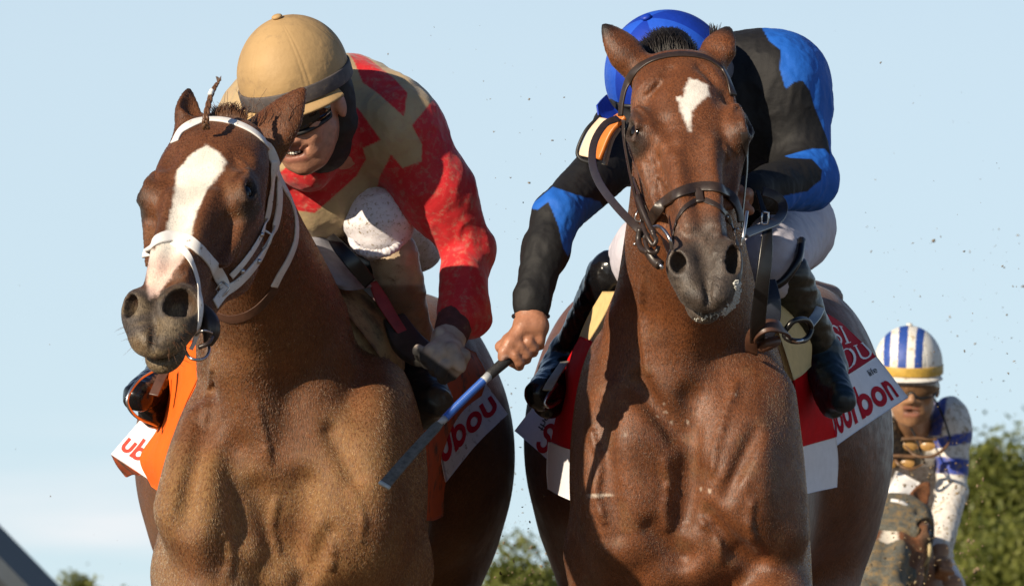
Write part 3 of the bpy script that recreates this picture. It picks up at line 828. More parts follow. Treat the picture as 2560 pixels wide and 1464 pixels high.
# ---- the chestnut horse on the left
def build_chestnut():
    F = Field(spaced((-0.86, .0045), (0.06, 0)), spaced((13.72, .0038), (15.05, .012), (17.2, 0)), spaced((0.0, .014), (1.02, .0042), (2.05, 0)))
    poll = P(560, 345, 14.38); lip = P(384, 872, 13.92)
    h, fr = horse_head(F, poll, lip, V(.92, -.39, -.17), nost=((1.05, 1.1, 5.2), (1.4, 1.8, 3.9)), jaw=1.0, es=2.5, ew=-1.1)
    horse_ear(F, P(472, 318, 14.36), P(474, 212, 14.40), V(.5, -.8, 0), w=.028, deep=.026)
    horse_ear(F, P(655, 372, 14.46), P(768, 214, 14.47), V(.45, .80, -.2), w=.047, deep=.032)
    W = V(.97, -.12, 0.0)
    F.add(loft(P(590, 470, 14.56), P(730, 1020, 15.16), W,
               [(-.15, .078, .07, .08), (0, .09, .09, .10), (.25, .108, .13, .14), (.5, .135, .165, .18), (.75, .162, .195, .20), (1.0, .188, .22, .23), (1.2, .19, .2, .23)], e=1.75, kc=.05), .06)
    F.add(loft(P(728, 1200, 14.82), P(812, 1140, 16.95), V(1, 0, 0),
               [(0, .13, .20, .14), (.08, .20, .32, .24), (.2, .245, .38, .33), (.35, .26, .40, .38), (.6, .26, .38, .34), (.8, .27, .30, .36), (.93, .22, .24, .34), (1.0, .10, .12, .14)], e=2.2, kc=.05), .06)
    F.add(ell(P(512, 1310, 15.0), (RR(110, 15), .26, RR(310, 15))), .05)
    F.add(ell(P(930, 1220, 15.06), (RR(138, 15), .28, RR(350, 15))), .05)
    S_ = F.S
    F.add(ell(S_(575, 1270, .075), (RR(128, 14.8), .10, RR(215, 14.8))), .05)
    F.add(ell(S_(850, 1260, .075), (RR(132, 14.8), .10, RR(205, 14.8))), .05)
    F.add(cone(S_(600, 930, .035), S_(665, 1150, .030), .046, .036), .06)
    F.add(cone(S_(800, 900, .055), S_(760, 1150, .040), .055, .036), .05)
    F.add(cone(S_(520, 1080, .05), S_(470, 1270, .05), .040, .06), .06)
    F.sub(cone(S_(585, 1130, -.003), S_(612, 1330, -.003), .006, .007), .06)
    F.sub(cone(S_(640, 1230, .0), S_(705, 1400, .0), .006, .011), .05)
    F.sub(cone(S_(762, 1210, .0), S_(735, 1400, .0), .006, .011), .05)
    F.add(ell(S_(690, 1440, .05), (RR(62, 14.8), .06, RR(75, 14.8))), .03)
    F.sub(cone(S_(820, 1330, -.004), S_(760, 1450, -.004), .005, .012), .03)
    F.sub(cone(S_(830, 1080, .001), S_(885, 1190, .0), .007, .008), .035)
    F.sub(cone(S_(510, 1060, .0), S_(460, 1300, .0), .005, .008), .05)
    for pth in ([(530, 900), (520, 980), (512, 1060)], [(640, 1010), (660, 1090), (672, 1150)], [(690, 1250), (680, 1320), (694, 1380)], [(560, 1330), (575, 1390), (560, 1440)], [(800, 1300), (830, 1360), (826, 1420)], [(880, 1230), (905, 1290), (900, 1350)]): vein(F, pth, .0034)
    for pth in ([(560, 560), (548, 610), (560, 650)], [(548, 610), (528, 630), (520, 650)], [(600, 600), (590, 640), (560, 665)], [(590, 395), (615, 420), (622, 450)], [(470, 650), (468, 690), (452, 715)]): vein(F, pth, .0026, .007)
    chain(F, [(P(520, 1440, 14.96), .11), (P(535, 1650, 14.7), .075), (P(540, 1830, 14.5), .055), (P(545, 2000, 14.7), .038), (P(545, 2110, 14.9), .045)], .04)
    chain(F, [(P(930, 1430, 15.02), .12), (P(915, 1650, 14.95), .08), (P(905, 1830, 14.9), .055), (P(905, 2080, 14.88), .036), (P(905, 2270, 14.85), .04), (P(905, 2310, 14.8), .055)], .04)
    tc = P(812, 1140, 16.35)
    for sg in (-1, 1):
        F.add(ell(tc + V(sg * .205, 0, .0), (.200, .40, .31)), .06)
        F.add(ell(tc + V(sg * .18, -.02, .21), (.12, .30, .13)), .08)
        chain(F, [(tc + V(sg * .19, .0, -.20), .15), (tc + V(sg * .19, -.06 - .1 * sg, -.50), .095), (tc + V(sg * .19, .10 - .1 * sg, -.80), .06), (tc + V(sg * .19, -.05 - .1 * sg, -1.2), .042), (tc + V(sg * .19, -.12 - .1 * sg, -1.30), .055)], .06)
    v, q = F.mesh()
    v = smooth_mesh(v, q, 2)
    c, s, w, d, near = horse_color(v, None, fr, (0.098, 0.035, 0.0128), (.046, .036, .029), leg_z=0.4, muz=(44, 52), rng=4, es=2.5)
    jit = (fbm(v, 120, 3, 3) - .5) * 1.2
    # broad blaze narrowing to the nose, pink snip between the nostrils
    pol = outline(raw_bvh(v, q), fr, [(517, 362), (490, 378), (465, 400), (444, 420), (440, 445), (437, 480), (430, 520), (420, 560), (408, 592), (386, 625), (364, 657), (352, 690), (348, 718), (372, 748),
                                      (384, 744), (410, 716), (432, 688), (455, 657), (470, 625), (478, 592), (484, 560), (492, 528), (507, 498), (530, 460), (553, 430), (567, 404), (545, 380)])
    bl = np.where(near & (d > 1.0), sstep(-0.35, 0.4, _polyd(s + jit, w + jit * .6, pol)), 0)[:, None]
    pink = sstep(38, 44, s)[:, None]
    wc = np.array([.66, .62, .55]) * (1 - pink) + np.array([.55, .40, .34]) * pink
    c = c * (1 - bl) + wc * bl
    # pale lips, sandy nostril rims
    m = np.where(near, np.maximum(sstep(53, 57, s + jit * 1.5) * sstep(1.0, -1.0, d + jit) * .7, .45 * sstep(.5, .68, fbm(v, 32, 3, 15)) * sstep(46, 50, s)), 0)[:, None]
    c = c * (1 - m) + np.array([.17, .125, .070]) * (0.6 + .8 * fbm(v, 60, 3, 8))[:, None] * m
    for tip in (P(474, 212, 14.40),):
        m = (1 - sstep(.01, .035, np.linalg.norm(v - tip, axis=1)))[:, None]; c = c * (1 - m) + np.array([.03, .015, .01]) * m
    dn = fbm(v, 7, 3, 6)
    dust = .68 * sstep(1.72, 1.22, v[:, 2]) * (0.25 + 1.2 * sstep(.3, .7, dn)) * (.55 + .45 * sstep(15.9, 15.0, v[:, 1])) * (~near | (v[:, 1] > 14.5))
    dust = dust + np.where(near, 0.25 * sstep(.5, .75, fbm(v, 18, 3, 12)) , 0)
    o = mesh_np('horse', v, q, coat_mat('chestnut_coat', 0.5, 0.3, (.30, .170, .064)), None, True, {'coat': c, 'dust': np.clip(dust, 0, 1)})
    short_coat(o, v, q, c, np.clip(dust, 0, 1), fr, 180000, 32, (.30, .170, .064), .95, .80, .75)
    thing(o, 'chestnut horse with a broad white blaze, dusty chest and white bridle', 'horse', 'race horses')
    for sg in (-1, 1): horse_eye('eye', h, fr, sg, M_eye, o, 2.5, -1.1)
    wb = Bag(); rw = random.Random(12); bv_ = raw_bvh(v, q)
    for i in range(90):
        hh = on_surface(bv_, rw.uniform(310, 470), rw.uniform(810, 918))
        if hh is not None and hh[0][1] < 14.2: wb.put(tube([hh[0], hh[0] + hh[1] * rw.uniform(.008, .022) + V(0, 0, -.006)], [.0004, .00015], 3, False))
    wb.build('whiskers', M_mane_red, o)['kind'] = 'stuff'
    bag = Bag(); rnd = random.Random(8)
    for i in range(520):                                  # mane ruffled behind the poll
        x = 526 + 84 * rnd.random(); ht = rnd.uniform(18, 48) * (1 - abs((x - 568) / 52) ** 2 * .6)
        bag.put(tube([P(x, 312, 14.42), P(x + rnd.uniform(-8, 10), 305 - ht * .6, 14.43), P(x + rnd.uniform(-16, 26), 300 - ht, 14.46)], [.0011, .0009, .0003], 3, False, ns=5))
    for i in range(16):                                   # loose hairs blown up
        x = rnd.uniform(530, 745); y0 = 305 if x < 640 else 300
        bag.put(tube([P(x, y0, 14.43), P(x + rnd.uniform(-12, 12), y0 - 30, 14.43), P(x + rnd.uniform(-26, 26), y0 - rnd.uniform(45, 85), 14.44)], [.0007, .0006, .0003], 3, False, ns=6))
    bag.build('mane', M_mane_red, o)
    bag = Bag(); sp = crspline([P(515, 322, 14.26), P(514, 300, 14.25), P(519, 270, 14.27), P(527, 240, 14.30), P(537, 218, 14.32), P(545, 206, 14.33)], 60)
    for k in range(3):                                    # plaited forelock
        ph = np.linspace(0, 20, 60) + k * 2.094
        amp = np.linspace(.0042, .0022, 60)[:, None]
        bag.put(tube(sp + amp * (np.cos(ph)[:, None] * V(1, 0, .2) + np.sin(2 * ph)[:, None] * .5 * V(0, -1, 0)), np.linspace(.0038, .0022, 60), 7))
    for i in range(14): bag.put(tube([sp[-1], sp[-1] + V(rnd.uniform(-.004, .008), 0, rnd.uniform(.004, .012))], [.0016, .0006], 4, False))
    br_ = bag.build('forelock_braid', M_mane_red, o)
    mesh_np('tape', *tube(crspline([P(525, 236, 14.295), P(530, 226, 14.303)], 6), .0048, 10), simple_mat('white_tape', (.7, .7, .68), rough=.6), br_)
    for sg, px_ in ((-1, (362, 478)),):
        lb = Bag()
        for i in range(9): lb.put(tube([P(366 + i * 1.2, 470 + i * 2.2, 14.23), P(356 + i, 472 + i * 2.2, 14.22)], [.0006, .0002], 3, False))
        lb.build('eyelashes', M_mane, o)
    return o, h, fr
CHE, hC, frC = build_chestnut()
# ------------------------------------------------------------------ bridles, cloths, saddles
M_white = simple_mat('white_strap', (.68, .67, .66), rough=.45, var=.06, dirt=(.20, .14, .08), dirt_scale=55, dirt_lo=.60, dirt_hi=.66)
M_leather = simple_mat('dark_leather', (.030, .020, .016), rough=.38, var=.25, scale=90, bump=.3)
M_brown = simple_mat('brown_leather', (.070, .032, .020), rough=.4, var=.25, scale=90, bump=.3)
M_black = simple_mat('black_leather', (.008, .008, .009), rough=.3, var=.2, bump=.2)
M_patent = simple_mat('black_patent', (.005, .005, .006), rough=.22, spec=.4, var=.2, bump=.5, bscale=25, bdist=.006)
M_steel = simple_mat('steel', (.50, .50, .51), rough=.3, metal=1.0, var=.05, bump=0)

def strap(name, bvh, path, wpx, mat, parent, ns=60, thick=.0022, lift=.002, d0=14.3, dmax=99.0):
    thick *= .62; lift *= .6; wpx *= 1.08
    p, n = strap_path(bvh, path, ns, d0, lift, dmax)
    return mesh_np(name, *ribbon(p, n, RR(wpx, 14.1), thick), mat, parent)
def free_strap(name, pts, wpx, mat, parent, nor=(0, -1, .15), ns=40, thick=.0025):
    p = crspline([P(*a) for a in pts], ns)
    w = RR(wpx, 14.5) if np.isscalar(wpx) else crspline([RR(x, 14.5) for x in wpx], ns)[:, 0]
    nn = np.tile(V(*nor), (ns, 1)) if np.asarray(nor).ndim == 1 else crspline(nor, ns)
    return mesh_np(name, *ribbon(p, nn, w, thick), mat, parent)
def ring(name, pts, rpx, mat, parent, ns=40, d=14.2):
    return mesh_np(name, *tube(crspline([P(*a) if len(a) == 3 else P(a[0], a[1], d) for a in pts], ns), RR(rpx, d), 8), mat, parent)
def stud(name, px, py, bvh, rpx, mat, parent):
    h = on_surface(bvh, px, py)
    p = h[0] + h[1] * .006 if h else P(px, py, 14.2)
    return mesh_np(name, *uvsphere(p, RR(rpx, 14.1), 12, 8), mat, parent)
def buckle(name, px, py, bvh, w, hgt, ang, mat, parent):
    h = on_surface(bvh, px, py); d = ((h[0] - CAM) @ FWD - .012) if h else 14.2
    ca, sa = math.cos(ang), math.sin(ang)
    pts = [(px + (x * w * ca - y * hgt * sa), py + (x * w * sa + y * hgt * ca), d) for x, y in ((-1, -1), (0, -1.05), (1, -1), (1.05, 0), (1, 1), (0, 1.05), (-1, 1), (-1.05, 0), (-1, -1))]
    return mesh_np(name, *tube([P(*q) for q in pts], RR(3, 14), 6), mat, parent)

# white bridle on the chestnut
bvC = bvh_of(CHE)
br = root('bridle', P(545, 300, 14.35), 'white bridle strapped round the blazed head of the chestnut horse', 'bridle', 'bridles')
strap('browband', bvC, [(437, 356), (455, 326), (490, 306), (530, 299), (580, 306), (630, 328), (665, 360), (686, 402), (695, 445)], 23, M_white, br, thick=.004)
strap('cheekpiece', bvC, [(694, 430), (697, 500), (688, 560), (664, 620), (628, 672), (592, 708), (560, 730), (536, 760)], 25, M_white, br, thick=.004, dmax=14.55)
strap('cheekpiece', bvC, [(684, 400), (676, 470), (668, 530), (655, 572), (640, 605), (610, 650), (575, 690)], 17, M_white, br, lift=.006)
strap('noseband', bvC, [(371, 642), (374, 630), (382, 611), (402, 597), (430, 591), (465, 600), (500, 626), (530, 662), (553, 700), (562, 718)], 31, M_white, br, thick=.005, dmax=14.5)
strap('drop_strap', bvC, [(430, 606), (456, 622), (478, 656), (493, 702), (500, 756), (497, 808), (486, 850), (476, 872)], 17, M_white, br, dmax=14.12)
strap('throatlatch', bvC, [(690, 425), (706, 462), (726, 500), (739, 548), (738, 600), (722, 645), (698, 688), (684, 716)], 22, M_white, br, thick=.004)
strap('chin_strap', bvC, [(540, 786), (575, 797), (612, 790), (645, 770), (675, 738), (690, 712)], 25, M_brown, br)
for (x, y) in ((646, 586), (600, 676), (640, 652)): stud('stud', x, y, bvC, 7, M_steel, br)
buckle('buckle', 658, 598, bvC, 12, 20, .5, M_white, br)
buckle('buckle', 556, 722, bvC, 12, 14, .7, M_steel, br)
ring('bit_ring', [(464, 878, 13.93), (474, 893, 13.90), (494, 899, 13.90), (514, 893, 13.93), (523, 874, 13.97), (519, 850, 14.0)], 4, M_steel, br)
b = Bag(); b.put(tube([P(500, 770, 14.02), P(520, 800, 14.0), P(528, 830, 13.99), P(520, 862, 13.99)], [RR(18, 14), RR(26, 14), RR(24, 14), RR(12, 14)], 10, ns=12))
b.put(tube([P(496, 868, 13.93), P(520, 858, 13.93), P(530, 842, 13.96)], RR(6, 14), 8, ns=10)); b.build('bit_guard', M_leather, br)
ring('bit_mouthpiece', [(490, 838, 13.95), (508, 826, 13.93), (530, 832, 13.96)], 3, M_steel, br)

# dark leather bridle on the bay
bvB = bvh_of(BAY)
br2 = root('bridle', P(1700, 140, 14.3), 'dark brown leather bridle with a broad noseband on the bay horse', 'bridle', 'bridles')
strap('browband', bvB, [(1553, 290), (1556, 255), (1567, 212), (1593, 173), (1640, 147), (1700, 137), (1760, 144), (1798, 166), (1818, 196), (1832, 240)], 20, M_leather, br2, thick=.004)
strap('cheekpiece', bvB, [(1560, 300), (1562, 350), (1570, 400), (1580, 450), (1593, 505), (1608, 552), (1620, 590)], 17, M_leather, br2, dmax=14.5)
strap('cheekpiece', bvB, [(1585, 440), (1604, 490), (1622, 530), (1634, 562)], 16, M_leather, br2, lift=.005, dmax=14.5)
strap('cheekpiece', bvB, [(1860, 330), (1866, 400), (1862, 460), (1856, 520), (1852, 570)], 17, M_leather, br2, dmax=14.5)
strap('noseband', bvB, [(1626, 562), (1634, 540), (1655, 512), (1690, 487), (1730, 472), (1768, 467), (1803, 474), (1831, 497), (1846, 530), (1850, 556)], 27, M_leather, br2, thick=.006, dmax=14.4)
strap('drop_strap', bvB, [(1742, 500), (1718, 514), (1698, 540), (1686, 574), (1680, 615)], 11, M_leather, br2, dmax=14.3)
strap('drop_strap', bvB, [(1762, 500), (1795, 516), (1820, 545), (1836, 585), (1842, 620)], 14, M_leather, br2, dmax=14.3)
strap('keeper', bvB, [(1746, 474), (1748, 488), (1751, 508)], 19, M_leather, br2, thick=.008, ns=10)
ring('bit_ring', [(1632, 568, 14.06), (1648, 566, 14.02), (1664, 580, 14.0), (1675, 600, 13.99), (1680, 622, 14.0)], 4.5, M_steel, br2)
ring('bit_ring', [(1867, 528, 14.08), (1863, 560, 14.06), (1858, 590, 14.05), (1854, 614, 14.05)], 4.5, M_steel, br2)
ring('curb_ring', [(1646, 655, 14.02), (1652, 663, 14.0), (1656, 672, 14.0)], 5, M_steel, br2)
b = Bag()
for pts, r in (([(1594, 490, 14.06), (1604, 520, 14.04), (1620, 556, 14.02), (1634, 584, 14.0)], 7), ([(1606, 560, 14.03), (1618, 590, 14.0), (1632, 612, 13.99), (1640, 600, 13.99), (1630, 580, 13.99)], 6),
               ([(1600, 570, 14.06), (1596, 600, 14.06), (1604, 622, 14.04), (1622, 630, 14.02)], 8), ([(1612, 600, 14.02), (1622, 628, 14.0), (1640, 630, 14.0), (1646, 614, 14.0)], 6), ([(1620, 625, 14.03), (1636, 650, 14.02), (1650, 662, 14.01)], 14)):
    b.put(tube([P(*q) for q in pts], RR(r, 14), 8, ns=14))
b.build('rein_loop', M_leather, br2)
for x, y in ((1596, 548), (1594, 608), (1836, 572), (1812, 540)): stud('stud', x, y, bvB, 4.5, M_steel, br2)
buckle('buckle', 1598, 540, bvB, 8, 13, .4, M_steel, br2)
free_strap('rein', [(1618, 592, 14.06), (1575, 552, 14.10), (1532, 505, 14.22), (1497, 455, 14.4), (1481, 405, 14.55), (1486, 355, 14.65), (1512, 312, 14.72), (1545, 296, 14.75)], 20, M_leather, br2, nor=(-.25, -1, .3))
free_strap('rein', [(1856, 588, 14.06), (1895, 572, 14.3), (1935, 556, 14.6), (1954, 535, 14.72), (1956, 510, 14.75), (1938, 490, 14.75), (1905, 478, 14.75)], 25, M_leather, br2, nor=(.1, -1, .25))
free_strap('rein_end', [(1893, 478, 14.72), (1906, 520, 14.70), (1918, 560, 14.68), (1914, 640, 14.66), (1904, 720, 14.66), (1895, 800, 14.70), (1893, 850, 14.75)], [10, 14, 22, 34, 36, 40, 40], M_black, br2, nor=(.15, -1, .1), thick=.004)
buckle('buckle', 1912, 545, bvB, 8, 14, .1, M_steel, br2)

# yoke straps on the bay's shoulder
yk = root('breast_yoke', P(1905, 830, 14.9), 'brown leather yoke loop with ring lying on the shoulder of the bay horse', 'harness strap')
bg = Bag()
bg.put(ribbon(crspline([P(*q) for q in [(1880, 880, 14.80), (1882, 838, 14.74), (1915, 815, 14.72), (1950, 818, 14.74), (1968, 838, 14.8)]], 30), np.tile(V(-.1, -1, .3), (30, 1)), RR(34, 14.8), .004)); bg.build('yoke_loop', M_brown, yk)
mesh_np('yoke_pad', *tube([P(1903, 868, 14.78), P(1925, 858, 14.76), P(1945, 850, 14.77)], [RR(14, 14.8), RR(16, 14.8), RR(12, 14.8)], 10, ns=10), M_brown, yk)
ring('ring', [(1962, 826, 14.80), (1985, 802, 14.80), (2016, 800, 14.84), (2028, 822, 14.86), (2014, 848, 14.84), (1985, 852, 14.8), (1964, 842, 14.8), (1962, 826, 14.80)], 8, M_black, yk)
ring('snap', [(1982, 850, 14.78), (1995, 853, 14.77), (2006, 850, 14.78)], 5, M_steel, yk)
free_strap('yoke_strap', [(2022, 812, 14.86), (2040, 790, 14.95), (2050, 770, 15.05)], 26, M_black, yk)
free_strap('rein_cover', [(1926, 700, 14.80), (1932, 750, 14.78), (1930, 800, 14.78), (1918, 840, 14.8)], [26, 40, 42, 34], simple_mat('navy_rubber', (.014, .018, .03), rough=.35), yk)

# ---- cloths
def patch(name, rows, mat, parent=None, nu=28, nv=40, thick=.003, wav=0.0, attrs=None):
    G = np.array([[P(*q) for q in r] for r in rows])
    A1 = np.array([crspline(r, nu) for r in G])                           # rows x nu
    A2 = np.stack([crspline(A1[:, j], nv) for j in range(nu)], 1)         # nv x nu
    if wav: 
        A2 = A2 + (fbm(A2.reshape(-1, 3), 14, 2, 3).reshape(nv, nu)[..., None] - .5) * wav * V(0, -1, 0)
    du = np.gradient(A2, axis=1); dv = np.gradient(A2, axis=0)
    n = np.cross(du, dv); n /= np.linalg.norm(n, axis=2, keepdims=True) + 1e-12
    if (n * (A2 - CAM)).sum(2).mean() > 0: n = -n
    idx = np.arange(nv * nu).reshape(nv, nu)
    top = A2.reshape(-1, 3); bot = (A2 - n * thick).reshape(-1, 3); m = nu * nv
    q = np.stack([idx[:-1, :-1], idx[1:, :-1], idx[1:, 1:], idx[:-1, 1:]], -1).reshape(-1, 4)
    fl = np.cross(top[q[0, 1]] - top[q[0, 0]], top[q[0, 2]] - top[q[0, 0]]) @ n.reshape(-1, 3)[q[0, 0]] < 0
    if fl: q = q[:, ::-1]
    bd = np.concatenate([idx[0, :], idx[1:, -1], idx[-1, -2::-1], idx[-2:0:-1, 0]])
    side = np.stack([bd, np.roll(bd, -1), np.roll(bd, -1) + m, bd + m], 1)
    if not fl: side = side[:, ::-1]
    faces = np.concatenate([q, q[:, ::-1] + m, side])
    o = mesh_np(name, np.concatenate([top, bot]), faces, mat, parent, True, attrs)
    def Sf(u, v, off=0.0):
        a = np.clip(u, 0, 1) * (nu - 1); b_ = np.clip(v, 0, 1) * (nv - 1)
        i = min(int(a), nu - 2); j = min(int(b_), nv - 2); fa, fb = a - i, b_ - j
        w = lambda X: (X[j, i] * (1 - fa) + X[j, i + 1] * fa) * (1 - fb) + (X[j + 1, i] * (1 - fa) + X[j + 1, i + 1] * fa) * fb
        return w(A2) + nrm(w(n)) * off
    return o, Sf
def arc(cx, cy, rx, ry, a0, a1, n=18):
    return [(cx + rx * math.cos(math.radians(a)), cy + ry * math.sin(math.radians(a))) for a in np.linspace(a0, a1, n)]
w_ = .27
GLY = {  # strokes: (points, width); x-height 1
    'o': ([(arc(.5, .5, .5 - w_ / 2, .5 - w_ / 2, 0, 360, 30), w_)], 1.08),
    'b': ([([(w_ / 2, 0), (w_ / 2, 1.5)], w_), (arc(.5, .5, .5 - w_ / 2, .5 - w_ / 2, 0, 360, 30), w_)], 1.08),
    'u': ([([(w_ / 2, 1)] + arc(.46, .44, .46 - w_ / 2, .44 - w_ / 2, 180, 360) + [(.92 - w_ / 2, 1)], w_)], 1.04),
    'n': ([([(w_ / 2, 0), (w_ / 2, 1)], w_), ([(w_ / 2, .5)] + arc(.46, .54, .46 - w_ / 2, .46 - w_ / 2, 180, 0) + [(.92 - w_ / 2, 0)], w_)], 1.04),
    'r': ([([(w_ / 2, 0), (w_ / 2, 1)], w_), (arc(.50, .50, .36, .36, 180, 78), w_)], .66),
    'S': ([(arc(.5, 1.08, .36, .30, 20, 270, 20) + arc(.5, .42, .36, .36, 90, -160, 20), w_)], 1.05),
    'F': ([([(.25, 0), (.25, 1.5)], .17), ([(.05, .03), (.48, .03)], .07), ([(.05, 1.46), (.86, 1.46)], .08), ([(.84, 1.5), (.84, 1.18)], .06), ([(.3, .78), (.66, .78)], .08), ([(.66, .92), (.66, .62)], .06)], 1.0),
    'O': ([(arc(.62, .75, .52, .70, 60, 120, 8), .09), (arc(.62, .75, .52, .70, 120, 240, 14), .18), (arc(.62, .75, .52, .70, 240, 300, 8), .09), (arc(.62, .75, .52, .70, 300, 420, 14), .18)], 1.3),
    'I': ([([(.3, 0), (.3, 1.5)], .17), ([(.08, .03), (.52, .03)], .07), ([(.08, 1.46), (.52, 1.46)], .07)], .62),
    'U': ([([(.25, 1.5)] + arc(.6, .5, .35, .46, 180, 360) + [(.95, 1.5)], .13), ([(.05, 1.46), (.45, 1.46)], .07), ([(.78, 1.46), (1.1, 1.46)], .07)], 1.2),
    's': ([(arc(.45, 1.13, .34, .30, 30, 270, 18) + arc(.45, .40, .38, .38, 90, -150, 18), .13), ([(.79, 1.42), (.79, 1.05)], .06), ([(.06, .45), (.06, .08)], .06)], .95),
    't': ([([(.3, 0), (.3, 1.35)], .2), ([(.05, .95), (.6, .95)], .17)], .68),
    'h': ([([(.1, 0), (.1, 1.5)], .2), ([(.1, .5)] + arc(.42, .56, .32, .36, 180, 0) + [(.74, 0)], .2)], .95),
    'e': ([(arc(.45, .5, .38, .42, 0, 320, 20), .18), ([(.1, .5), (.83, .5)], .16)], .98),
    'l': ([([(.1, 0), (.1, 1.5)], .2)], .35), 'i': ([([(.1, 0), (.1, 1)], .2), ([(.1, 1.25), (.1, 1.45)], .2)], .35),
    'f': ([([(.25, 0), (.25, 1.2)] + arc(.5, 1.2, .25, .25, 180, 90, 6), .2), ([(.02, .95), (.55, .95)], .16)], .62),
}
def letters(txt, Sf, mp, mat, parent, off=.0012):
    """mp(x, y) -> (u, v) on the cloth; letters are flat print lying on it"""
    x = 0.0
    for ch in txt:
        if ch == ' ': x += .5; continue
        strokes, adv = GLY[ch]
        bag = Bag(); k = 0
        for pts, w in strokes:
            p = np.array(pts, float)
            seg = []
            for a, b in zip(p[:-1], p[1:]):
                nn = max(1, int(np.linalg.norm(b - a) / .12)); seg += [a + (b - a) * i / nn for i in range(nn)]
            seg.append(p[-1]); p = np.array(seg)
            T = np.gradient(p, axis=0); T /= np.linalg.norm(T, axis=1, keepdims=True) + 1e-9
            if np.linalg.norm(p[0] - p[-1]) < 1e-6: T[0] = T[-1] = nrm(T[0] + T[-1])
            Nn = np.stack([-T[:, 1], T[:, 0]], 1)
            vv = []
            for q, n_ in zip(p, Nn):
                for sg in (-1, 1):
                    uv = mp(x + q[0] + n_[0] * w / 2 * sg, q[1] + n_[1] * w / 2 * sg)
                    vv.append(Sf(uv[0], uv[1], off + k * .0003))
            f = [[2 * i, 2 * i + 1, 2 * i + 3, 2 * i + 2] for i in range(len(p) - 1)]
            bag.put((np.array(vv), f)); k += 1
        bag.build('letter', mat, parent)
        x += adv
    return x

M_orange = simple_mat('orange_cloth', (.82, .13, .012), rough=.85, spec=.15, var=.06, scale=20, bump=.4, bscale=600)
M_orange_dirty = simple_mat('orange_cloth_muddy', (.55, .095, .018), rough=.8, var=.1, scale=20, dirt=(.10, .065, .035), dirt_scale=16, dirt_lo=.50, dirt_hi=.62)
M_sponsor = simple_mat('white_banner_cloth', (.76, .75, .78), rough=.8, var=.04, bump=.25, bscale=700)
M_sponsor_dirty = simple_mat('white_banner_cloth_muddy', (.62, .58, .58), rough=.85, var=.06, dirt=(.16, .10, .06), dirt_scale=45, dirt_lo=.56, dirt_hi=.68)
M_red = simple_mat('red_cloth', (.56, .004, .008), rough=.85, spec=.15, var=.08, bump=.4, bscale=600)
M_print = simple_mat('red_print', (.44, .006, .022), spec=.15, rough=.85, var=.03, bump=0)
M_printl = simple_mat('black_print', (.02, .02, .025), rough=.7, var=.03, bump=0)
M_printw = simple_mat('white_print', (.74, .72, .74), rough=.7, var=.03, bump=0)
M_crimson = simple_mat('crimson_banner', (.40, .005, .022), spec=.15, rough=.85, var=.05, bump=.25, bscale=700)

# chestnut: orange saddle cloth, its near flap flying on the left, muddy side on the right
oc = root('saddle_cloth', P(800, 700, 15.3), 'bright orange saddle cloth flapping beside the neck of the chestnut horse', 'saddle cloth', 'saddle cloths')
patch('near_flap', [[(456, 850, 15.12), (480, 850, 15.02), (505, 850, 14.98)], [(424, 926, 15.26), (458, 926, 15.10), (500, 926, 14.99)], [(414, 1000, 15.32), (440, 1000, 15.12), (468, 1000, 15.02)],
                    [(394, 1070, 15.36), (418, 1070, 15.16), (440, 1070, 15.04)], [(350, 1144, 15.40), (385, 1150, 15.20), (418, 1160, 15.06)], [(378, 1215, 15.34), (394, 1226, 15.22), (410, 1240, 15.10)]], M_orange, oc, wav=.022)
patch('off_flap', [[(1010, 860, 15.35), (1110, 850, 15.55), (1190, 880, 15.75)], [(1040, 960, 15.30), (1130, 940, 15.50), (1215, 950, 15.70)], [(1052, 1070, 15.26), (1110, 1070, 15.45), (1170, 1070, 15.62)],
                   [(1062, 1180, 15.26), (1092, 1190, 15.42), (1116, 1200, 15.52)], [(1060, 1300, 15.30), (1085, 1300, 15.40), (1108, 1290, 15.50)]], M_orange_dirty, oc, wav=.022)
bn = root('banner_cloth', P(1160, 1040, 15.6), 'muddy white banner cloth with red letters hanging behind the orange saddle cloth', 'banner', 'sponsor banners')
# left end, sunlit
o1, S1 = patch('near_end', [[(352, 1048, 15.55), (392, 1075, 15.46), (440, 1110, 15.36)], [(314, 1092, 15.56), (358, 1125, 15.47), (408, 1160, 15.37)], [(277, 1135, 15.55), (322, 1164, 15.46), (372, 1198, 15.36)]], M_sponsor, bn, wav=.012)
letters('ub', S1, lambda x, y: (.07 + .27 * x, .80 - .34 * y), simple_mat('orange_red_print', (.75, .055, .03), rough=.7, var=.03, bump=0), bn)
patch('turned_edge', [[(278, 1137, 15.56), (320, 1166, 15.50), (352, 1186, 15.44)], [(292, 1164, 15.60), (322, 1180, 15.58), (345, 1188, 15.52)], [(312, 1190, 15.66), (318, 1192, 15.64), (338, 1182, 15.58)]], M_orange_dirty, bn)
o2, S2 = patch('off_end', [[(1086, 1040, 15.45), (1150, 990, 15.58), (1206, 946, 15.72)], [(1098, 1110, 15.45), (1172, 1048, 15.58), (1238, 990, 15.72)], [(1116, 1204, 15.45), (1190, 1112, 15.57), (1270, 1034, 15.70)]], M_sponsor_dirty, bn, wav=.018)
letters('ubou', S2, lambda x, y: (-.02 + (.21 * x if x < 2.05 else .21 * 2.05 + (x - 2.05) * .26), .78 - .36 * y), M_print, bn)

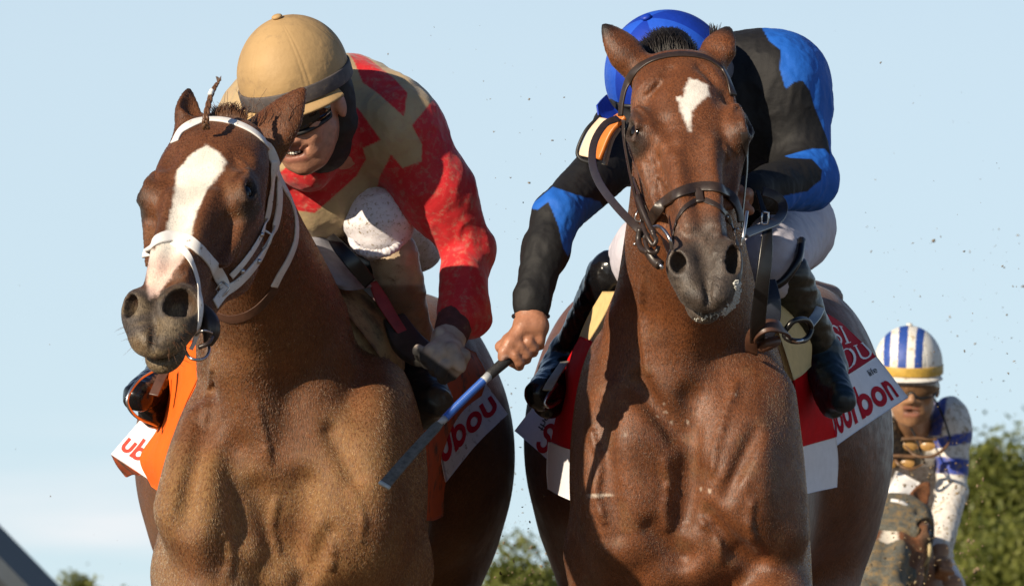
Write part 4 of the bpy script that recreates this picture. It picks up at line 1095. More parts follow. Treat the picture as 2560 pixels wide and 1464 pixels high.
# bay: red cloth with white border, crimson and white banner
rc = root('saddle_cloth', P(1750, 720, 15.3), 'plain red saddle cloth with a white border on the bay horse', 'saddle cloth', 'saddle cloths')
patch('near_flap', [[(1450, 840, 15.24), (1475, 850, 15.10), (1490, 860, 15.04)], [(1408, 922, 15.34), (1432, 925, 15.16), (1462, 930, 15.06)], [(1400, 985, 15.36), (1425, 1000, 15.18), (1452, 1010, 15.08)], [(1377, 1104, 15.38), (1405, 1116, 15.20), (1440, 1128, 15.08)]], M_red, rc, wav=.022)
patch('near_border', [[(1370, 1104, 15.385), (1403, 1116, 15.205), (1440, 1128, 15.085)], [(1366, 1170, 15.39), (1400, 1186, 15.22), (1440, 1198, 15.10)], [(1369, 1221, 15.38), (1395, 1236, 15.23), (1440, 1256, 15.11)]], M_sponsor, rc, wav=.018)
patch('off_flap', [[(1960, 830, 15.12), (2005, 850, 15.2), (2032, 890, 15.3)], [(1985, 950, 15.12), (2025, 950, 15.2), (2056, 975, 15.3)], [(1995, 1050, 15.12), (2045, 1040, 15.22), (2080, 1045, 15.3)], [(1985, 1122, 15.14), (2040, 1106, 15.24), (2089, 1092, 15.32)]], M_red, rc, wav=.022)
patch('off_border', [[(1985, 1122, 15.145), (2040, 1106, 15.245), (2090, 1092, 15.325)], [(1985, 1180, 15.15), (2045, 1168, 15.25), (2096, 1150, 15.33)], [(1990, 1240, 15.15), (2050, 1226, 15.25), (2093, 1217, 15.33)]], M_sponsor, rc, wav=.018)
bn2 = root('banner_cloth', P(2150, 950, 15.6), 'clean banner cloth, crimson above white, hanging behind the red saddle cloth', 'banner', 'sponsor banners')
o3, S3 = patch('off_end', [[(2040, 970, 15.42), (2108, 943, 15.56), (2192, 890, 15.86)], [(2055, 1040, 15.42), (2128, 1000, 15.56), (2232, 942, 15.84)], [(2072, 1128, 15.42), (2140, 1080, 15.55), (2200, 1042, 15.70), (2271, 992, 15.82)][0:1] + [(2150, 1072, 15.56), (2271, 992, 15.82)]], M_sponsor, bn2, wav=.018)
o4, S4 = patch('off_top', [[(2060, 780, 15.60), (2082, 792, 15.70), (2104, 806, 15.80)], [(2045, 870, 15.52), (2100, 860, 15.68), (2148, 848, 15.84)], [(2040, 972, 15.425), (2108, 945, 15.565), (2192, 892, 15.865)]], M_crimson, bn2, wav=.014)
# lower row of print climbs towards the tail
letters('bourbon', S3, lambda x, y: (.10 + np.interp(x, [0, 1.08, 2.16, 3.2, 3.9, 5.0, 6.1, 7.1], [0, .10, .22, .36, .46, .62, .77, .85]), .885 - .40 * y), M_print, bn2)
letters('life', S3, lambda x, y: (.80 + .045 * x, .27 - .09 * y), M_printl, bn2)
letters('sI', S4, lambda x, y: (.26 + .34 * x, .52 - .24 * y), M_printw, bn2)
letters('FOU', S4, lambda x, y: (.22 + .235 * x, .92 - .22 * y), M_printw, bn2)
o5, S5 = patch('near_end', [[(1349, 996, 15.66), (1385, 1020, 15.56), (1425, 1050, 15.46)], [(1317, 1036, 15.68), (1358, 1064, 15.58), (1402, 1095, 15.48)], [(1286, 1076, 15.70), (1328, 1112, 15.60), (1378, 1156, 15.50)]], M_sponsor, bn2, wav=.012)
letters('S', S5, lambda x, y: (.56 + .30 * x, .96 - .42 * y), M_print, bn2)
letters('the', S5, lambda x, y: (.42 + .11 * y, .62 - .16 * x), M_printl, bn2)

# ---- foam pads and saddles
M_foam = simple_mat('cream_foam', (.62, .45, .20), rough=.85, var=.08, bump=.2)
M_foam_d = simple_mat('cream_foam_muddy', (.30, .22, .11), rough=.9, var=.2, dirt=(.12, .085, .045), dirt_scale=30, dirt_lo=.42, dirt_hi=.6)
M_grey = simple_mat('grey_quilt', (.20, .20, .23), rough=.8, var=.15, bump=.4, bscale=60, bdist=.003)
def pad(name, rows, mat, parent, thick): return patch(name, rows, mat, parent, 16, 30, thick)[0]
pd = root('saddle_pad', P(1750, 740, 15.2), 'cream foam pad under the saddle of the bay horse', 'saddle pad', 'foam pads')
pad('near_side', [[(1506, 728, 15.16), (1530, 728, 15.10), (1556, 726, 15.04)], [(1470, 790, 15.22), (1500, 790, 15.14), (1535, 790, 15.06)], [(1446, 850, 15.24), (1472, 852, 15.16), (1505, 850, 15.08)], [(1446, 888, 15.22), (1462, 905, 15.16), (1482, 890, 15.10)]], M_foam, pd, .022)
pad('off_side', [[(1905, 748, 15.02), (1930, 742, 15.10), (1950, 742, 15.18)], [(1935, 800, 15.02), (1970, 785, 15.10), (2000, 786, 15.18)], [(1960, 870, 15.02), (1998, 850, 15.10), (2028, 850, 15.18)], [(1985, 950, 15.04), (2008, 935, 15.10), (2028, 915, 15.18)]], M_foam, pd, .022)
pd2 = root('saddle_pad', P(820, 720, 15.1), 'mud caked cream foam pad under the saddle of the chestnut horse', 'saddle pad', 'foam pads')
pad('off_side', [[(752, 686, 14.98), (770, 678, 15.04), (790, 672, 15.1)], [(830, 745, 14.96), (858, 722, 15.02), (885, 706, 15.1)], [(900, 825, 14.95), (935, 795, 15.02), (960, 778, 15.1)], [(965, 915, 14.98), (995, 880, 15.04), (1010, 860, 15.12)], [(985, 960, 15.02), (1003, 945, 15.06), (1012, 920, 15.12)]], M_foam_d, pd2, .024)

def saddle(label, cx, cy, d, sgn_rows, mat):
    r = root('saddle', P(cx, cy, d), label, 'saddle', 'racing saddles')
    F = Field(spaced((P(cx, cy, d)[0] - .3, .010), (P(cx, cy, d)[0] + .3, 0)), spaced((d - .35, .012), (d + .55, 0)), spaced((P(cx, cy, d)[2] - .35, .010), (P(cx, cy, d)[2] + .25, 0)))
    c = P(cx, cy, d)
    F.add(loft(c + V(0, -.18, .02), c + V(0, .34, .02), V(1, 0, 0), [(0, .06, .05, .06), (.2, .10, .06, .05), (.6, .13, .06, .045), (1, .12, .06, .07)], e=2.2), .02)
    for sg in (-1, 1): F.add(ell(c + V(sg * .17, .02, -.14), (.035, .16, .17)), .05)
    v, q = F.mesh(); mesh_np('seat', smooth_mesh(v, q, 2), q, mat, r)
    return r
sdB = saddle('small black racing saddle under the jockey in black and blue', 1775, 690, 15.45, None, M_black)
sdC = saddle('small black racing saddle under the jockey in red and tan', 815, 690, 15.45, None, M_black)
# ------------------------------------------------------------------ jockeys
def face(F, c, U, Fw, s=1.0, smile=0.0):
    """head in its own frame: c centre between the ears, U crown, Fw where it looks; returns local->world"""
    U = nrm(U); Fw = nrm(Fw - U * (np.asarray(Fw) @ U)); Rt = np.cross(Fw, U)
    M = np.stack([Rt, U, Fw])
    g = lambda x, y, z: np.asarray(c) + (Rt * x + U * y + Fw * z) * s
    e = lambda p, r, k: F.add(ell(g(*p), np.array(r) * s, M), k * s)
    cn = lambda a, b, ra, rb, k: F.add(cone(g(*a), g(*b), ra * s, rb * s), k * s)
    e((0, .035, -.012), (.076, .098, .096), .01); e((0, -.03, .030), (.062, .090, .066), .03)
    e((0, -.075, .036), (.053, .040, .056), .03); e((0, -.108, .066), (.022, .018, .020), .025)
    for q in (-1, 1):
        e((q * .042, -.022, .070), (.024, .018, .020), .02)
        cn((q * .050, -.05, .02), (q * .030, -.100, .052), .017, .015, .02)
        e((q * .015, -.042, .098), (.010, .009, .011), .008)
        e((q * .077, -.012, -.012), (.009, .030, .018), .008)
        cn((q * .022, -.040, .090), (q * .036, -.074, .076), .008, .008, .012)       # smile fold
        e((q * .030, .004, .076), (.014, .009, .009), .008)                          # lids
    cn((-.038, .024, .082), (.038, .024, .082), .013, .013, .02)
    cn((0, .008, .088), (0, -.036, .110), .010, .0125, .012)
    cn((-.018, -.064, .087), (.018, -.064, .087), .007, .007, .01); cn((-.016, -.081, .085), (.016, -.081, .085), .008, .008, .01)
    F.sub(ell(g(0, -.072, .100), np.array((.025, .0035 + smile * .0016, .026)) * s, M), .006 * s)
    if smile:
        for q in (-1, 1):
            F.sub(cone(g(q * .020, -.070, .098), g(q * .037, -.058, .084), .0042 * s, .0024 * s), .005 * s)
            F.add(ell(g(q * .040, -.046, .070), np.array((.017, .016, .016)) * s, M), .012 * s)
    return g, (np.asarray(c), Rt, U, Fw, s)

def skin_color(v, fr, base, rng=0):
    c0, Rt, U, Fw, s = fr
    r = (v - c0) / s; x, y, z = r @ Rt, r @ U, r @ Fw
    c = np.array(base)[None] * (0.85 + .3 * fbm(v, 40, 3, rng))[:, None]
    near = np.linalg.norm(r, axis=1) < .16
    m = np.where(near & (z > .06), 1 - sstep(.006, .014, np.minimum(np.abs(y + .064), np.abs(y + .081)) + .0 * x), 0) * (np.abs(x) < .026)
    c = c * (1 - m[:, None] * .6) + np.array([.28, .09, .075]) * (m[:, None] * .6)
    m = np.where(near & (z > .07), 1 - sstep(.004, .009, np.abs(y + .0725)), 0) * (np.abs(x) < .028)
    c = c * (1 - m[:, None] * .6)
    m = np.where(near & (z > .0), sstep(.25, .75, fbm(v, 160, 3, 3)) * (1 - sstep(-.055, -.035, y)), 0)[:, None] * .25
    return c * (1 - m) + np.array(base) * .45 * m

def fist(F, c, a, palm_c, wrist, n_up, toward, s=1.0, k=.0025, thumb=True, sep=.0205):
    """hand closed round a stick through c along a; n_up: where the knuckles are; toward: side the fingertips come out"""
    a = nrm(a); n_up = nrm(n_up - a * (n_up @ a)); n_v = nrm(np.cross(a, n_up)); n_v = n_v if n_v @ toward > 0 else -n_v
    F.add(cone(wrist, palm_c, .026 * s, .030 * s), .02)
    for i, (off, ln, r) in enumerate(((.031, 1.0, .0102), (.0105, 1.05, .0106), (-.010, 1.0, .0102), (-.0295, .86, .0090))):
        pts = []
        for ph in (-8, 45, 95, 150, 205, 250 * ln):
            t = math.radians(ph); R = .024 if ph > 0 else .030
            pts.append((c + a * off * s + (n_up * math.cos(t) - n_v * math.sin(t)) * R * s, r * s * (1.12 if ph < 60 else 1.0)))
        chain(F, pts, k)
        F.add(cone(palm_c + a * off * .6 * s, pts[0][0], .015 * s, r * 1.1 * s), .006)
    if thumb:
        b0 = palm_c + a * .012 * s + n_v * .016 * s
        chain(F, [(b0, .016 * s), (c + a * .018 * s + n_v * .026 * s + n_up * .016 * s, .0125 * s), (c + a * .040 * s + n_v * .022 * s + n_up * .012 * s, .0105 * s), (c + a * .052 * s + n_v * .018 * s + n_up * .008 * s, .0085 * s)], .010)

def box_of(pts, h, pad=.12, hy=None):
    p = np.array(pts); lo = p.min(0) - pad; hi = p.max(0) + pad
    return [spaced((lo[i], (hy or h) if i == 1 else h), (hi[i], 0)) for i in range(3)]

def limb_mesh(name, prims, h, mat, parent, col=None, it=2, wrinkle=0.0, wscale=18, seed=0, cuts=(), attr='cloth', pad=.13, stretch=(1, 1, 1)):
    """garment from a list of (primitive, blend)"""
    los = np.array([p[0][0] for p in prims]).min(0); his = np.array([p[0][1] for p in prims]).max(0)
    F = Field(*[spaced((los[i] - .03, h), (his[i] + .03, 0)) for i in range(3)])
    for p, k in prims: F.add(p, k)
    for p, k in cuts: F.sub(p, k)
    v, q = F.mesh(); v = smooth_mesh(v, q, it)
    if wrinkle:
        n = vnormals(v, q)
        w = fbm(v * np.array(stretch), wscale, 3, seed)
        r = 1 - np.abs(2 * w - 1) * 2
        v = v + n * (wrinkle * (np.clip(r, -1, 1) + .6 * (fbm(v, wscale * 2.6, 2, seed + 4) - .5)))[:, None]
        v = smooth_mesh(v, q, 1)
    at = {attr: col(v)} if col else None
    return mesh_np(name, v, q, mat, parent, True, at)
def inpoly(x, y, poly):
    poly = np.asarray(poly, float); r = np.zeros(len(x), bool); j = len(poly) - 1
    for i in range(len(poly)):
        xi, yi = poly[i]; xj, yj = poly[j]
        r ^= ((yi > y) != (yj > y)) & (x < (xj - xi) * (y - yi) / (yj - yi + 1e-9) + xi); j = i
    return r
def polyd(x, y, poly):
    """signed distance to a polygon, positive inside"""
    poly = np.asarray(poly, float); d = np.full(len(x), 1e9)
    for a, b in zip(poly, np.roll(poly, -1, 0)):
        ab = b - a; t = np.clip(((x - a[0]) * ab[0] + (y - a[1]) * ab[1]) / (ab @ ab + 1e-9), 0, 1)
        d = np.minimum(d, np.hypot(x - a[0] - t * ab[0], y - a[1] - t * ab[1]))
    return np.where(inpoly(x, y, poly), d, -d)
def helmet(parent, c, U, Fw, r, mats, panels=6, band=None, colors=None, name='helmet_cover', peak=True, twist=0.0, vis=.030):
    """skull cap under a cloth cover: crown gores with raised seams, button, band, soft peak"""
    U = nrm(U); Fw = nrm(Fw - U * (Fw @ U)); Rt = np.cross(Fw, U); c = np.asarray(c)
    a_, b_, h_ = r                                                        # side, fore-aft, height
    nt, nz = 240, 44; v = []; mi = []
    for i in range(nz + 1):
        t = i / nz; el = math.pi / 2 * (1 - t * 1.22)
        for j in range(nt):
            th = 2 * math.pi * j / nt + twist
            seam = abs(((j / nt * panels + .5) % 1) - .5)
            rr = 1 + .006 * math.exp(-(seam / .012) ** 2) - .010 * math.exp(-((seam - .035) / .03) ** 2) + .0035 * math.sin(th * 9 + 5 * t) * sstep(.55, .8, t) * (1 - sstep(.8, .95, t)) + .003 * math.sin(4 * th + 9 * t)
            ce = math.cos(el) if el > 0 else (1 - .06 * (math.sin(-el) / .34) ** 2 )
            p = c + (Rt * (a_ * ce * math.cos(th)) + Fw * (b_ * ce * math.sin(th))) * rr + U * (h_ * math.sin(el) if el > 0 else -math.sin(-el) * h_ * .9)
            v.append(p)
    f = []
    for i in range(nz):
        for j in range(nt):
            f.append([i * nt + j, (i + 1) * nt + j, (i + 1) * nt + (j + 1) % nt, i * nt + (j + 1) % nt])
            mi.append(0 if colors is None else colors(j / nt, i / nz))
    o = mesh_np(name, np.array(v), f, mats, parent, True, None, mi)
    mesh_np('button', *uvsphere(c + U * (h_ + .004), (.011, .011, .005), 12, 6, np.stack([Rt, Fw, U])), mats[0] if isinstance(mats, list) else mats, parent)
    if band is not None:
        el = math.pi / 2 * -.20
        th = np.linspace(0, 2 * math.pi, 73)[:-1]
        pts = np.array([c + Rt * (a_ * 1.0 * math.cos(t)) + Fw * (b_ * 1.0 * math.sin(t)) + U * (-h_ * .16) for t in th] ); pts = np.vstack([pts, pts[:1]])
        nn = np.array([Rt * math.cos(t) / a_ + Fw * math.sin(t) / b_ for t in th]); nn = np.vstack([nn, nn[:1]])
        mesh_np('band', *ribbon(pts, nn, .030, .004), band, parent)
    if peak:
        vv = []; ff = []; n1, n2 = 30, 6
        for k, dz in ((0, 0), (1, -.004)):
            for i in range(n1 + 1):
                th = math.radians(12 + 156 * i / n1)
                for j in range(n2 + 1):
                    t = j / n2; ext = 1 + t * vis / b_ * (math.sin(th) ** .6) * 1.0
                    vv.append(c + Rt * (a_ * .985 * math.cos(th) * ext) + Fw * (b_ * .985 * math.sin(th) * ext) + U * (-h_ * .30 - t * vis * .45 + dz))
        m = (n1 + 1) * (n2 + 1); id_ = lambda k, i, j: k * m + i * (n2 + 1) + j
        for i in range(n1):
            for j in range(n2):
                ff.append([id_(0, i, j), id_(0, i, j + 1), id_(0, i + 1, j + 1), id_(0, i + 1, j)]); ff.append([id_(1, i, j), id_(1, i + 1, j), id_(1, i + 1, j + 1), id_(1, i, j + 1)])
            ff.append([id_(0, i, n2), id_(1, i, n2), id_(1, i + 1, n2), id_(0, i + 1, n2)])
        mesh_np('peak', np.array(vv), ff, mats[0] if isinstance(mats, list) else mats, parent)
    return o
def goggles(parent, g, mat_lens, mat_frame, s=1.0, strap=True, name='goggles'):
    """one wrap-round lens with a soft frame lying on the face"""
    nx, ny = 33, 9; v = []; 
    def pt(u, w, off):
        a = math.radians(-78 + 156 * u); hgt = .033 - .010 * abs(2 * u - 1) ** 2
        nosecut = .020 * math.exp(-((u - .5) / .07) ** 2) * (1 if w < .5 else 0) * (1 - 2 * w)
        x = math.sin(a) * (.076 + off); z = .020 + math.cos(a) * (.088 + off); y = .003 + (w - .5) * 2 * hgt + nosecut
        return g(x, y, z)
    for off in (0.008, .002):
        for i in range(nx):
            for j in range(ny): v.append(pt(i / (nx - 1), j / (ny - 1), off - .010 * abs(2 * j / (ny - 1) - 1) ** 3))
    m = nx * ny; f = []
    for i in range(nx - 1):
        for j in range(ny - 1):
            a = i * ny + j; f.append([a, a + ny, a + ny + 1, a + 1]); f.append([m + a, m + a + 1, m + a + ny + 1, m + a + ny])
    o = mesh_np(name, np.array(v), f, mat_lens, parent)
    loop = [(i / 32, 0) for i in range(33)] + [(1, k / 8) for k in range(1, 9)] + [(i / 32, 1) for i in range(31, -1, -1)] + [(0, k / 8) for k in range(7, -1, -1)]
    mesh_np('frame', *tube(np.array([pt(a, b, .001) for a, b in loop]), .0045, 8, False), mat_frame, o)
    return o

def silk(name, rough=.5, wr=.35):
    return simple_mat(name, (1, 1, 1), rough=rough, spec=.4, var=.05, scale=30, bump=wr, bscale=90, bdist=.003, attr='cloth', sheen=.0)
def silk_dirty(name, dirt, lo, hi, sc=40, rough=.55):
    return simple_mat(name, (1, 1, 1), rough=rough, spec=.3, var=.06, scale=30, bump=.35, bscale=90, bdist=.003, attr='cloth', sheen=.15, dirt=dirt, dirt_scale=sc, dirt_lo=lo, dirt_hi=hi)
M_skin = simple_mat('skin', (1, 1, 1), rough=.45, spec=.4, var=.14, scale=90, bump=.55, bscale=170, bdist=.0014, attr='skin')
M_skin.node_tree.nodes['Principled BSDF'].inputs['Subsurface Weight'].default_value = 0.08
M_skin.node_tree.nodes['Principled BSDF'].inputs['Subsurface Radius'].default_value = (.008, .003, .0015)
M_lens_dark = simple_mat('dark_lens', (.006, .006, .008), rough=.08, spec=.8, var=.1, bump=.3, bscale=120, bdist=.0008, dirt=(.10, .085, .06), dirt_scale=140, dirt_lo=.66, dirt_hi=.72)
M_rubber = simple_mat('black_rubber', (.010, .010, .011), rough=.5)
M_breech = simple_mat('white_breeches', (.66, .64, .68), rough=.75, var=.05, bump=.4, bscale=70, bdist=.003, dirt=(.24, .18, .10), dirt_scale=130, dirt_lo=.54, dirt_hi=.64)
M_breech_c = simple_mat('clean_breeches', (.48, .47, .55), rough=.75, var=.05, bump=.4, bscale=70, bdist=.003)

# ---------------- jockey in red and tan
def jockey_red():
    r = root('person', P(820, 690, 15.4), 'crouching jockey in mud flecked red and tan silks with a tan helmet', 'person', 'jockeys')
    U = V(-.26, -.34, .90); Fw = V(-.42, -.86, -.30)
    hc = P(758, 262, 14.80)
    # body: head, neck, trunk, arms with hands, legs
    pts = dict(neck=P(800, 330, 14.96), chest=P(830, 330, 15.08), pelv=P(850, 545, 15.55), sR=P(985, 318, 15.0), eR=P(1172, 622, 15.03), wR=P(1142, 800, 14.92),
               sL=P(650, 320, 14.98), eL=P(590, 600, 15.05), wL=P(665, 640, 15.12), hR=P(905, 520, 15.5), kR=P(948, 548, 15.04), aR=P(1046, 880, 15.2),
               hL=P(760, 540, 15.5), kL=P(640, 620, 15.05), aL=P(420, 930, 15.45))
    allp = list(pts.values()) + [hc, P(1110, 900, 14.9), P(1100, 1020, 15.1), P(330, 1000, 15.1)]
    F = Field(*[spaced((a[0], .0035), (a[-1], 0)) for a in box_of(allp, .01, .11)])
    g, fr = face(F, hc, U, Fw, .95, smile=.9)
    F.add(cone(g(0, -.05, -.03), pts['neck'], .050, .055), .03); F.add(cone(pts['neck'], pts['chest'], .06, .12), .04)
    F.add(loft(P(815, 290, 14.98), pts['pelv'], V(1, 0, 0), [(0, .13, .10, .10), (.3, .15, .11, .12), (.7, .135, .10, .11), (1, .13, .10, .12)]), .05)
    for a, b, c in (('sR', 'eR', 'wR'), ('sL', 'eL', 'wL')):
        chain(F, [(pts[a], .050), (pts[b], .030), (pts[c], .022)], .02)
    for a, b, c in (('hR', 'kR', 'aR'), ('hL', 'kL', 'aL')):
        chain(F, [(pts[a], .055), (pts[b], .040), (pts[c], .024)], .03)
    chain(F, [(pts['aR'], .022), (P(1046, 945, 15.22), .022), (P(1085, 1000, 15.09), .018)], .02); chain(F, [(pts['aL'], .022), (P(360, 984, 15.24), .018)], .02)
    # hands
    a1 = nrm(V(.55, -.3, -.55)); cR = P(1098, 890, 14.84)
    fist(F, cR, a1, P(1118, 858, 14.88), pts['wR'], V(.7, .1, .5), V(0, -1, 0), 1.0)
    cL = P(700, 640, 15.10); fist(F, cL, nrm(V(.8, -.2, -.3)), P(690, 640, 15.12), pts['wL'], V(.1, -.6, .6), V(0, -1, -.5), 1.0)
    v, q = F.mesh(); v = smooth_mesh(v, q, 1)
    col = skin_color(v, fr, (.46, .225, .145), 3)
    hand = (np.linalg.norm(v - cR, axis=1) < .085) | (np.linalg.norm(v - cL, axis=1) < .09)
    body = mesh_np('body', v, q, M_skin, r, True, {'skin': col})
    # teeth
    tv = Bag()
    for i in range(-4, 5): tv.put(uvsphere(g(i * .0058, -.0705 + .00045 * i * i , .0935 - .0008 * i * i), np.array((.0028, .0038, .003)), 8, 6, np.stack(fr[1:4])))
    tv.build('teeth', simple_mat('teeth', (.70, .66, .58), rough=.25, var=.05, bump=0), r)
    # gloves: the same hands, a touch thicker
    G = Field(*[spaced((a[0], .0035), (a[-1], 0)) for a in box_of([cR, P(1118, 858, 14.88)], .01, .075)])
    fist(G, cR, a1, P(1118, 858, 14.88), pts['wR'], V(.7, .1, .5), V(0, -1, 0), 1.13)
    G.add(ell(cR + V(.004, .0, .004), (.032, .028, .032)), .015)
    gv, gq = G.mesh(); 
    def gcol(v):
        n = fbm(v, 60, 3, 4); k = sstep(-.004, .004, (v - cR) @ V(-.55, 0, -.75) - .012)[:, None]
        return np.array([.34, .29, .25]) * (.5 + .9 * n)[:, None] * (1 - k) + np.array([.02, .02, .022]) * k
    mesh_np('glove', smooth_mesh(gv, gq, 1), gq, silk('glove_knit', .8), r, True, {'cloth': gcol(gv)})
    # silks
    tan = np.array([.40, .30, .165]); red = np.array([.52, .016, .022])
    R1 = [(893, 268), (952, 350), (907, 370), (915, 399), (890, 440), (787, 532), (730, 524), (650, 470), (690, 440), (735, 400), (800, 400), (850, 310)]
    R2 = [(850, 100), (911, 138), (985, 196), (1018, 232), (1010, 292), (948, 236), (907, 207), (886, 156)]
    R3 = [(1057, 282), (1030, 313), (1055, 362), (1053, 403), (1006, 420), (977, 385), (948, 446), (935, 520), (1000, 700), (1000, 1000), (1500, 1000), (1500, 200), (1090, 240)]
    def scol(v):
        x, y = to_px(v)
        jx = (fbm(v, 22, 2, 3) - .5) * 2.5
        m = np.maximum(np.maximum(polyd(x + jx, y + jx, R1), polyd(x + jx, y, R2)), polyd(x + jx, y + jx, R3))
        m = sstep(-1.2, 1.2, np.minimum(m, x - 640))[:, None]
        return tan * (1 - m) + red * m
    pr = [(loft(P(812, 262, 14.97), P(850, 560, 15.58), V(1, 0, 0), [(0, .150, .105, .105), (.15, .175, .13, .13), (.4, .18, .145, .14), (.75, .155, .13, .13), (1, .145, .11, .13)], kc=.04), .05),
          (ell(P(985, 318, 15.02), (.076, .11, .085)), .05), (ell(P(655, 310, 14.98), (.075, .11, .10)), .05), (ell(P(868, 252, 15.22), (.10, .20, .085)), .05),
          (cone(P(1008, 335, 15.0), P(1090, 480, 15.0), .076, .070), .05), (cone(P(1090, 480, 15.0), P(1172, 622, 15.02), .070, .044), .03), (cone(P(1172, 625, 15.02), P(1150, 790, 14.93), .047, .042), .02),
          (cone(P(640, 330, 14.98), P(590, 600, 15.05), .072, .055), .04), (cone(P(590, 600, 15.05), P(650, 645, 15.10), .05, .042), .02),
          (cone(P(800, 300, 14.95), P(770, 410, 14.92), .06, .05), .05), (ell(P(800, 470, 15.08), (.115, .10, .10)), .05), (ell(P(1190, 650, 15.02), (.026, .03, .022)), .012),
          (cone(P(1150, 690, 14.96), P(1190, 800, 14.96), .03, .028), .03)]
    limb_mesh('silks', pr, .0029, silk_dirty('racing_silk_muddy', (.36, .22, .15), .50, .80, 70), r, scol, 2, .0048, 17, 5, [(ell(hc + nrm(U) * -.02, (.10, .12, .105)), .02)], stretch=(1, 1, .6))
    # cuff
    pr = [(cone(P(1146, 778, 14.93), P(1130, 828, 14.90), .036, .034), .01)]
    limb_mesh('cuff', pr, .004, simple_mat('maroon_cuff', (.07, .02, .02), rough=.8, var=.3, bump=.4, bscale=200, dirt=(.12, .09, .06), dirt_scale=60), r, None, 1, .002, 60, 2)
    # black hood, standing for chin strap and shadow behind the jaw
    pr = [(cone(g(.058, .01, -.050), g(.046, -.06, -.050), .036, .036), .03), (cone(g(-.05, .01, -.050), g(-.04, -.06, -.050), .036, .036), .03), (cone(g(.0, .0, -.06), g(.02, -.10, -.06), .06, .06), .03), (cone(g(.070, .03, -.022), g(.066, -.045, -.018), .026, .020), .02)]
    limb_mesh('hood', pr, .0045, simple_mat('strap_and_shade_black', (.014, .013, .013), rough=.7, var=.3), r, None, 2, .003, 40, 1)
    helmet(r, P(733, 184, 14.80), U, Fw, (.1045, .122, .113), simple_mat('tan_cap_silk', (.40, .265, .125), rough=.6, spec=.25, var=.10, scale=14, bump=.45, bscale=38, bdist=.005, dirt=(.22, .15, .085), dirt_scale=20, dirt_lo=.55, dirt_hi=.8), 6,
           simple_mat('dark_helmet_band', (.07, .06, .06), rough=.7, var=.3, dirt=(.2, .16, .1), dirt_scale=60), twist=.25, vis=.028)
    goggles(r, g, M_lens_dark, M_rubber)
    # breeches
    pr = [(cone(pts['hR'], P(945, 545, 15.10), .085, .068), .05), (ell(P(947, 548, 15.04), (RR(84, 15), .075, RR(84, 15))), .03), (cone(P(952, 560, 15.04), P(956, 596, 15.04), .060, .044), .03),
          (cone(P(1010, 560, 15.35), P(1040, 620, 15.5), .04, .05), .06), (cone(pts['hL'], P(640, 620, 15.1), .085, .07), .05), (ell(P(840, 560, 15.52), (.15, .12, .12)), .06)]
    limb_mesh('breeches', pr, .0042, M_breech, r, None, 2, .0035, 22, 8)
    pe = crspline([P(876, 596, 15.03), P(888, 618, 14.99), P(915, 632, 14.975), P(950, 634, 14.97), P(985, 622, 14.98), P(1010, 598, 15.02)], 90)
    mesh_np('gathered_hem', *tube(pe, RR(12, 15) * (np.sin(np.pi * np.linspace(.06, .94, 90)) ** .4) * (1 + .07 * np.sin(np.arange(90) * 1.3) + .08 * np.sin(np.arange(90) * .53)), 10), M_breech, r)
    # shin guards and boots
    def bcol(v):
        x, y = to_px(v); k = sstep(706, 720, y + (x - 960) * .02)[:, None]; n = fbm(v, 30, 3, 6)[:, None]
        return np.array([.36, .28, .19]) * (.8 + .4 * n) * (1 - k) + (np.array([.17, .09, .052]) * (.6 + .8 * n)) * k
    pr = [(cone(P(986, 640, 15.05), P(1000, 720, 15.08), .047, .043), .01), (cone(P(1000, 720, 15.08), P(1042, 870, 15.2), .045, .035), .02)]
    limb_mesh('boot_top', pr, .0042, silk_dirty('boot_top_leather', (.15, .10, .06), .55, .7, 40, .4), r, bcol, 2, .003, 26, 4, stretch=(.5, .5, 2))
    M_boot = simple_mat('muddy_black_boot', (.012, .016, .018), rough=.32, var=.3, bump=.5, bscale=40, bdist=.004, dirt=(.06, .045, .03), dirt_scale=24, dirt_lo=.45, dirt_hi=.65)
    pr = [(cone(P(1040, 850, 15.2), P(1046, 940, 15.22), .040, .040), .02), (cone(P(1046, 945, 15.22), P(1092, 1005, 15.08), .044, .030), .03), (cone(P(1030, 960, 15.2), P(1050, 1030, 15.12), .035, .035), .03)]
    limb_mesh('boot', pr, .004, M_boot, r, None, 2, .004, 22, 9)
    pr = [(cone(P(520, 780, 15.5), P(425, 935, 15.42), .05, .040), .02), (cone(P(420, 945, 15.4), P(348, 990, 15.2), .042, .030), .03), (cone(P(400, 980, 15.38), P(385, 1030, 15.3), .034, .030), .03)]
    limb_mesh('boot', pr, .004, M_patent, r, None, 2, .004, 24, 7)
    return r, g, fr
J1, g1, fr1 = jockey_red()

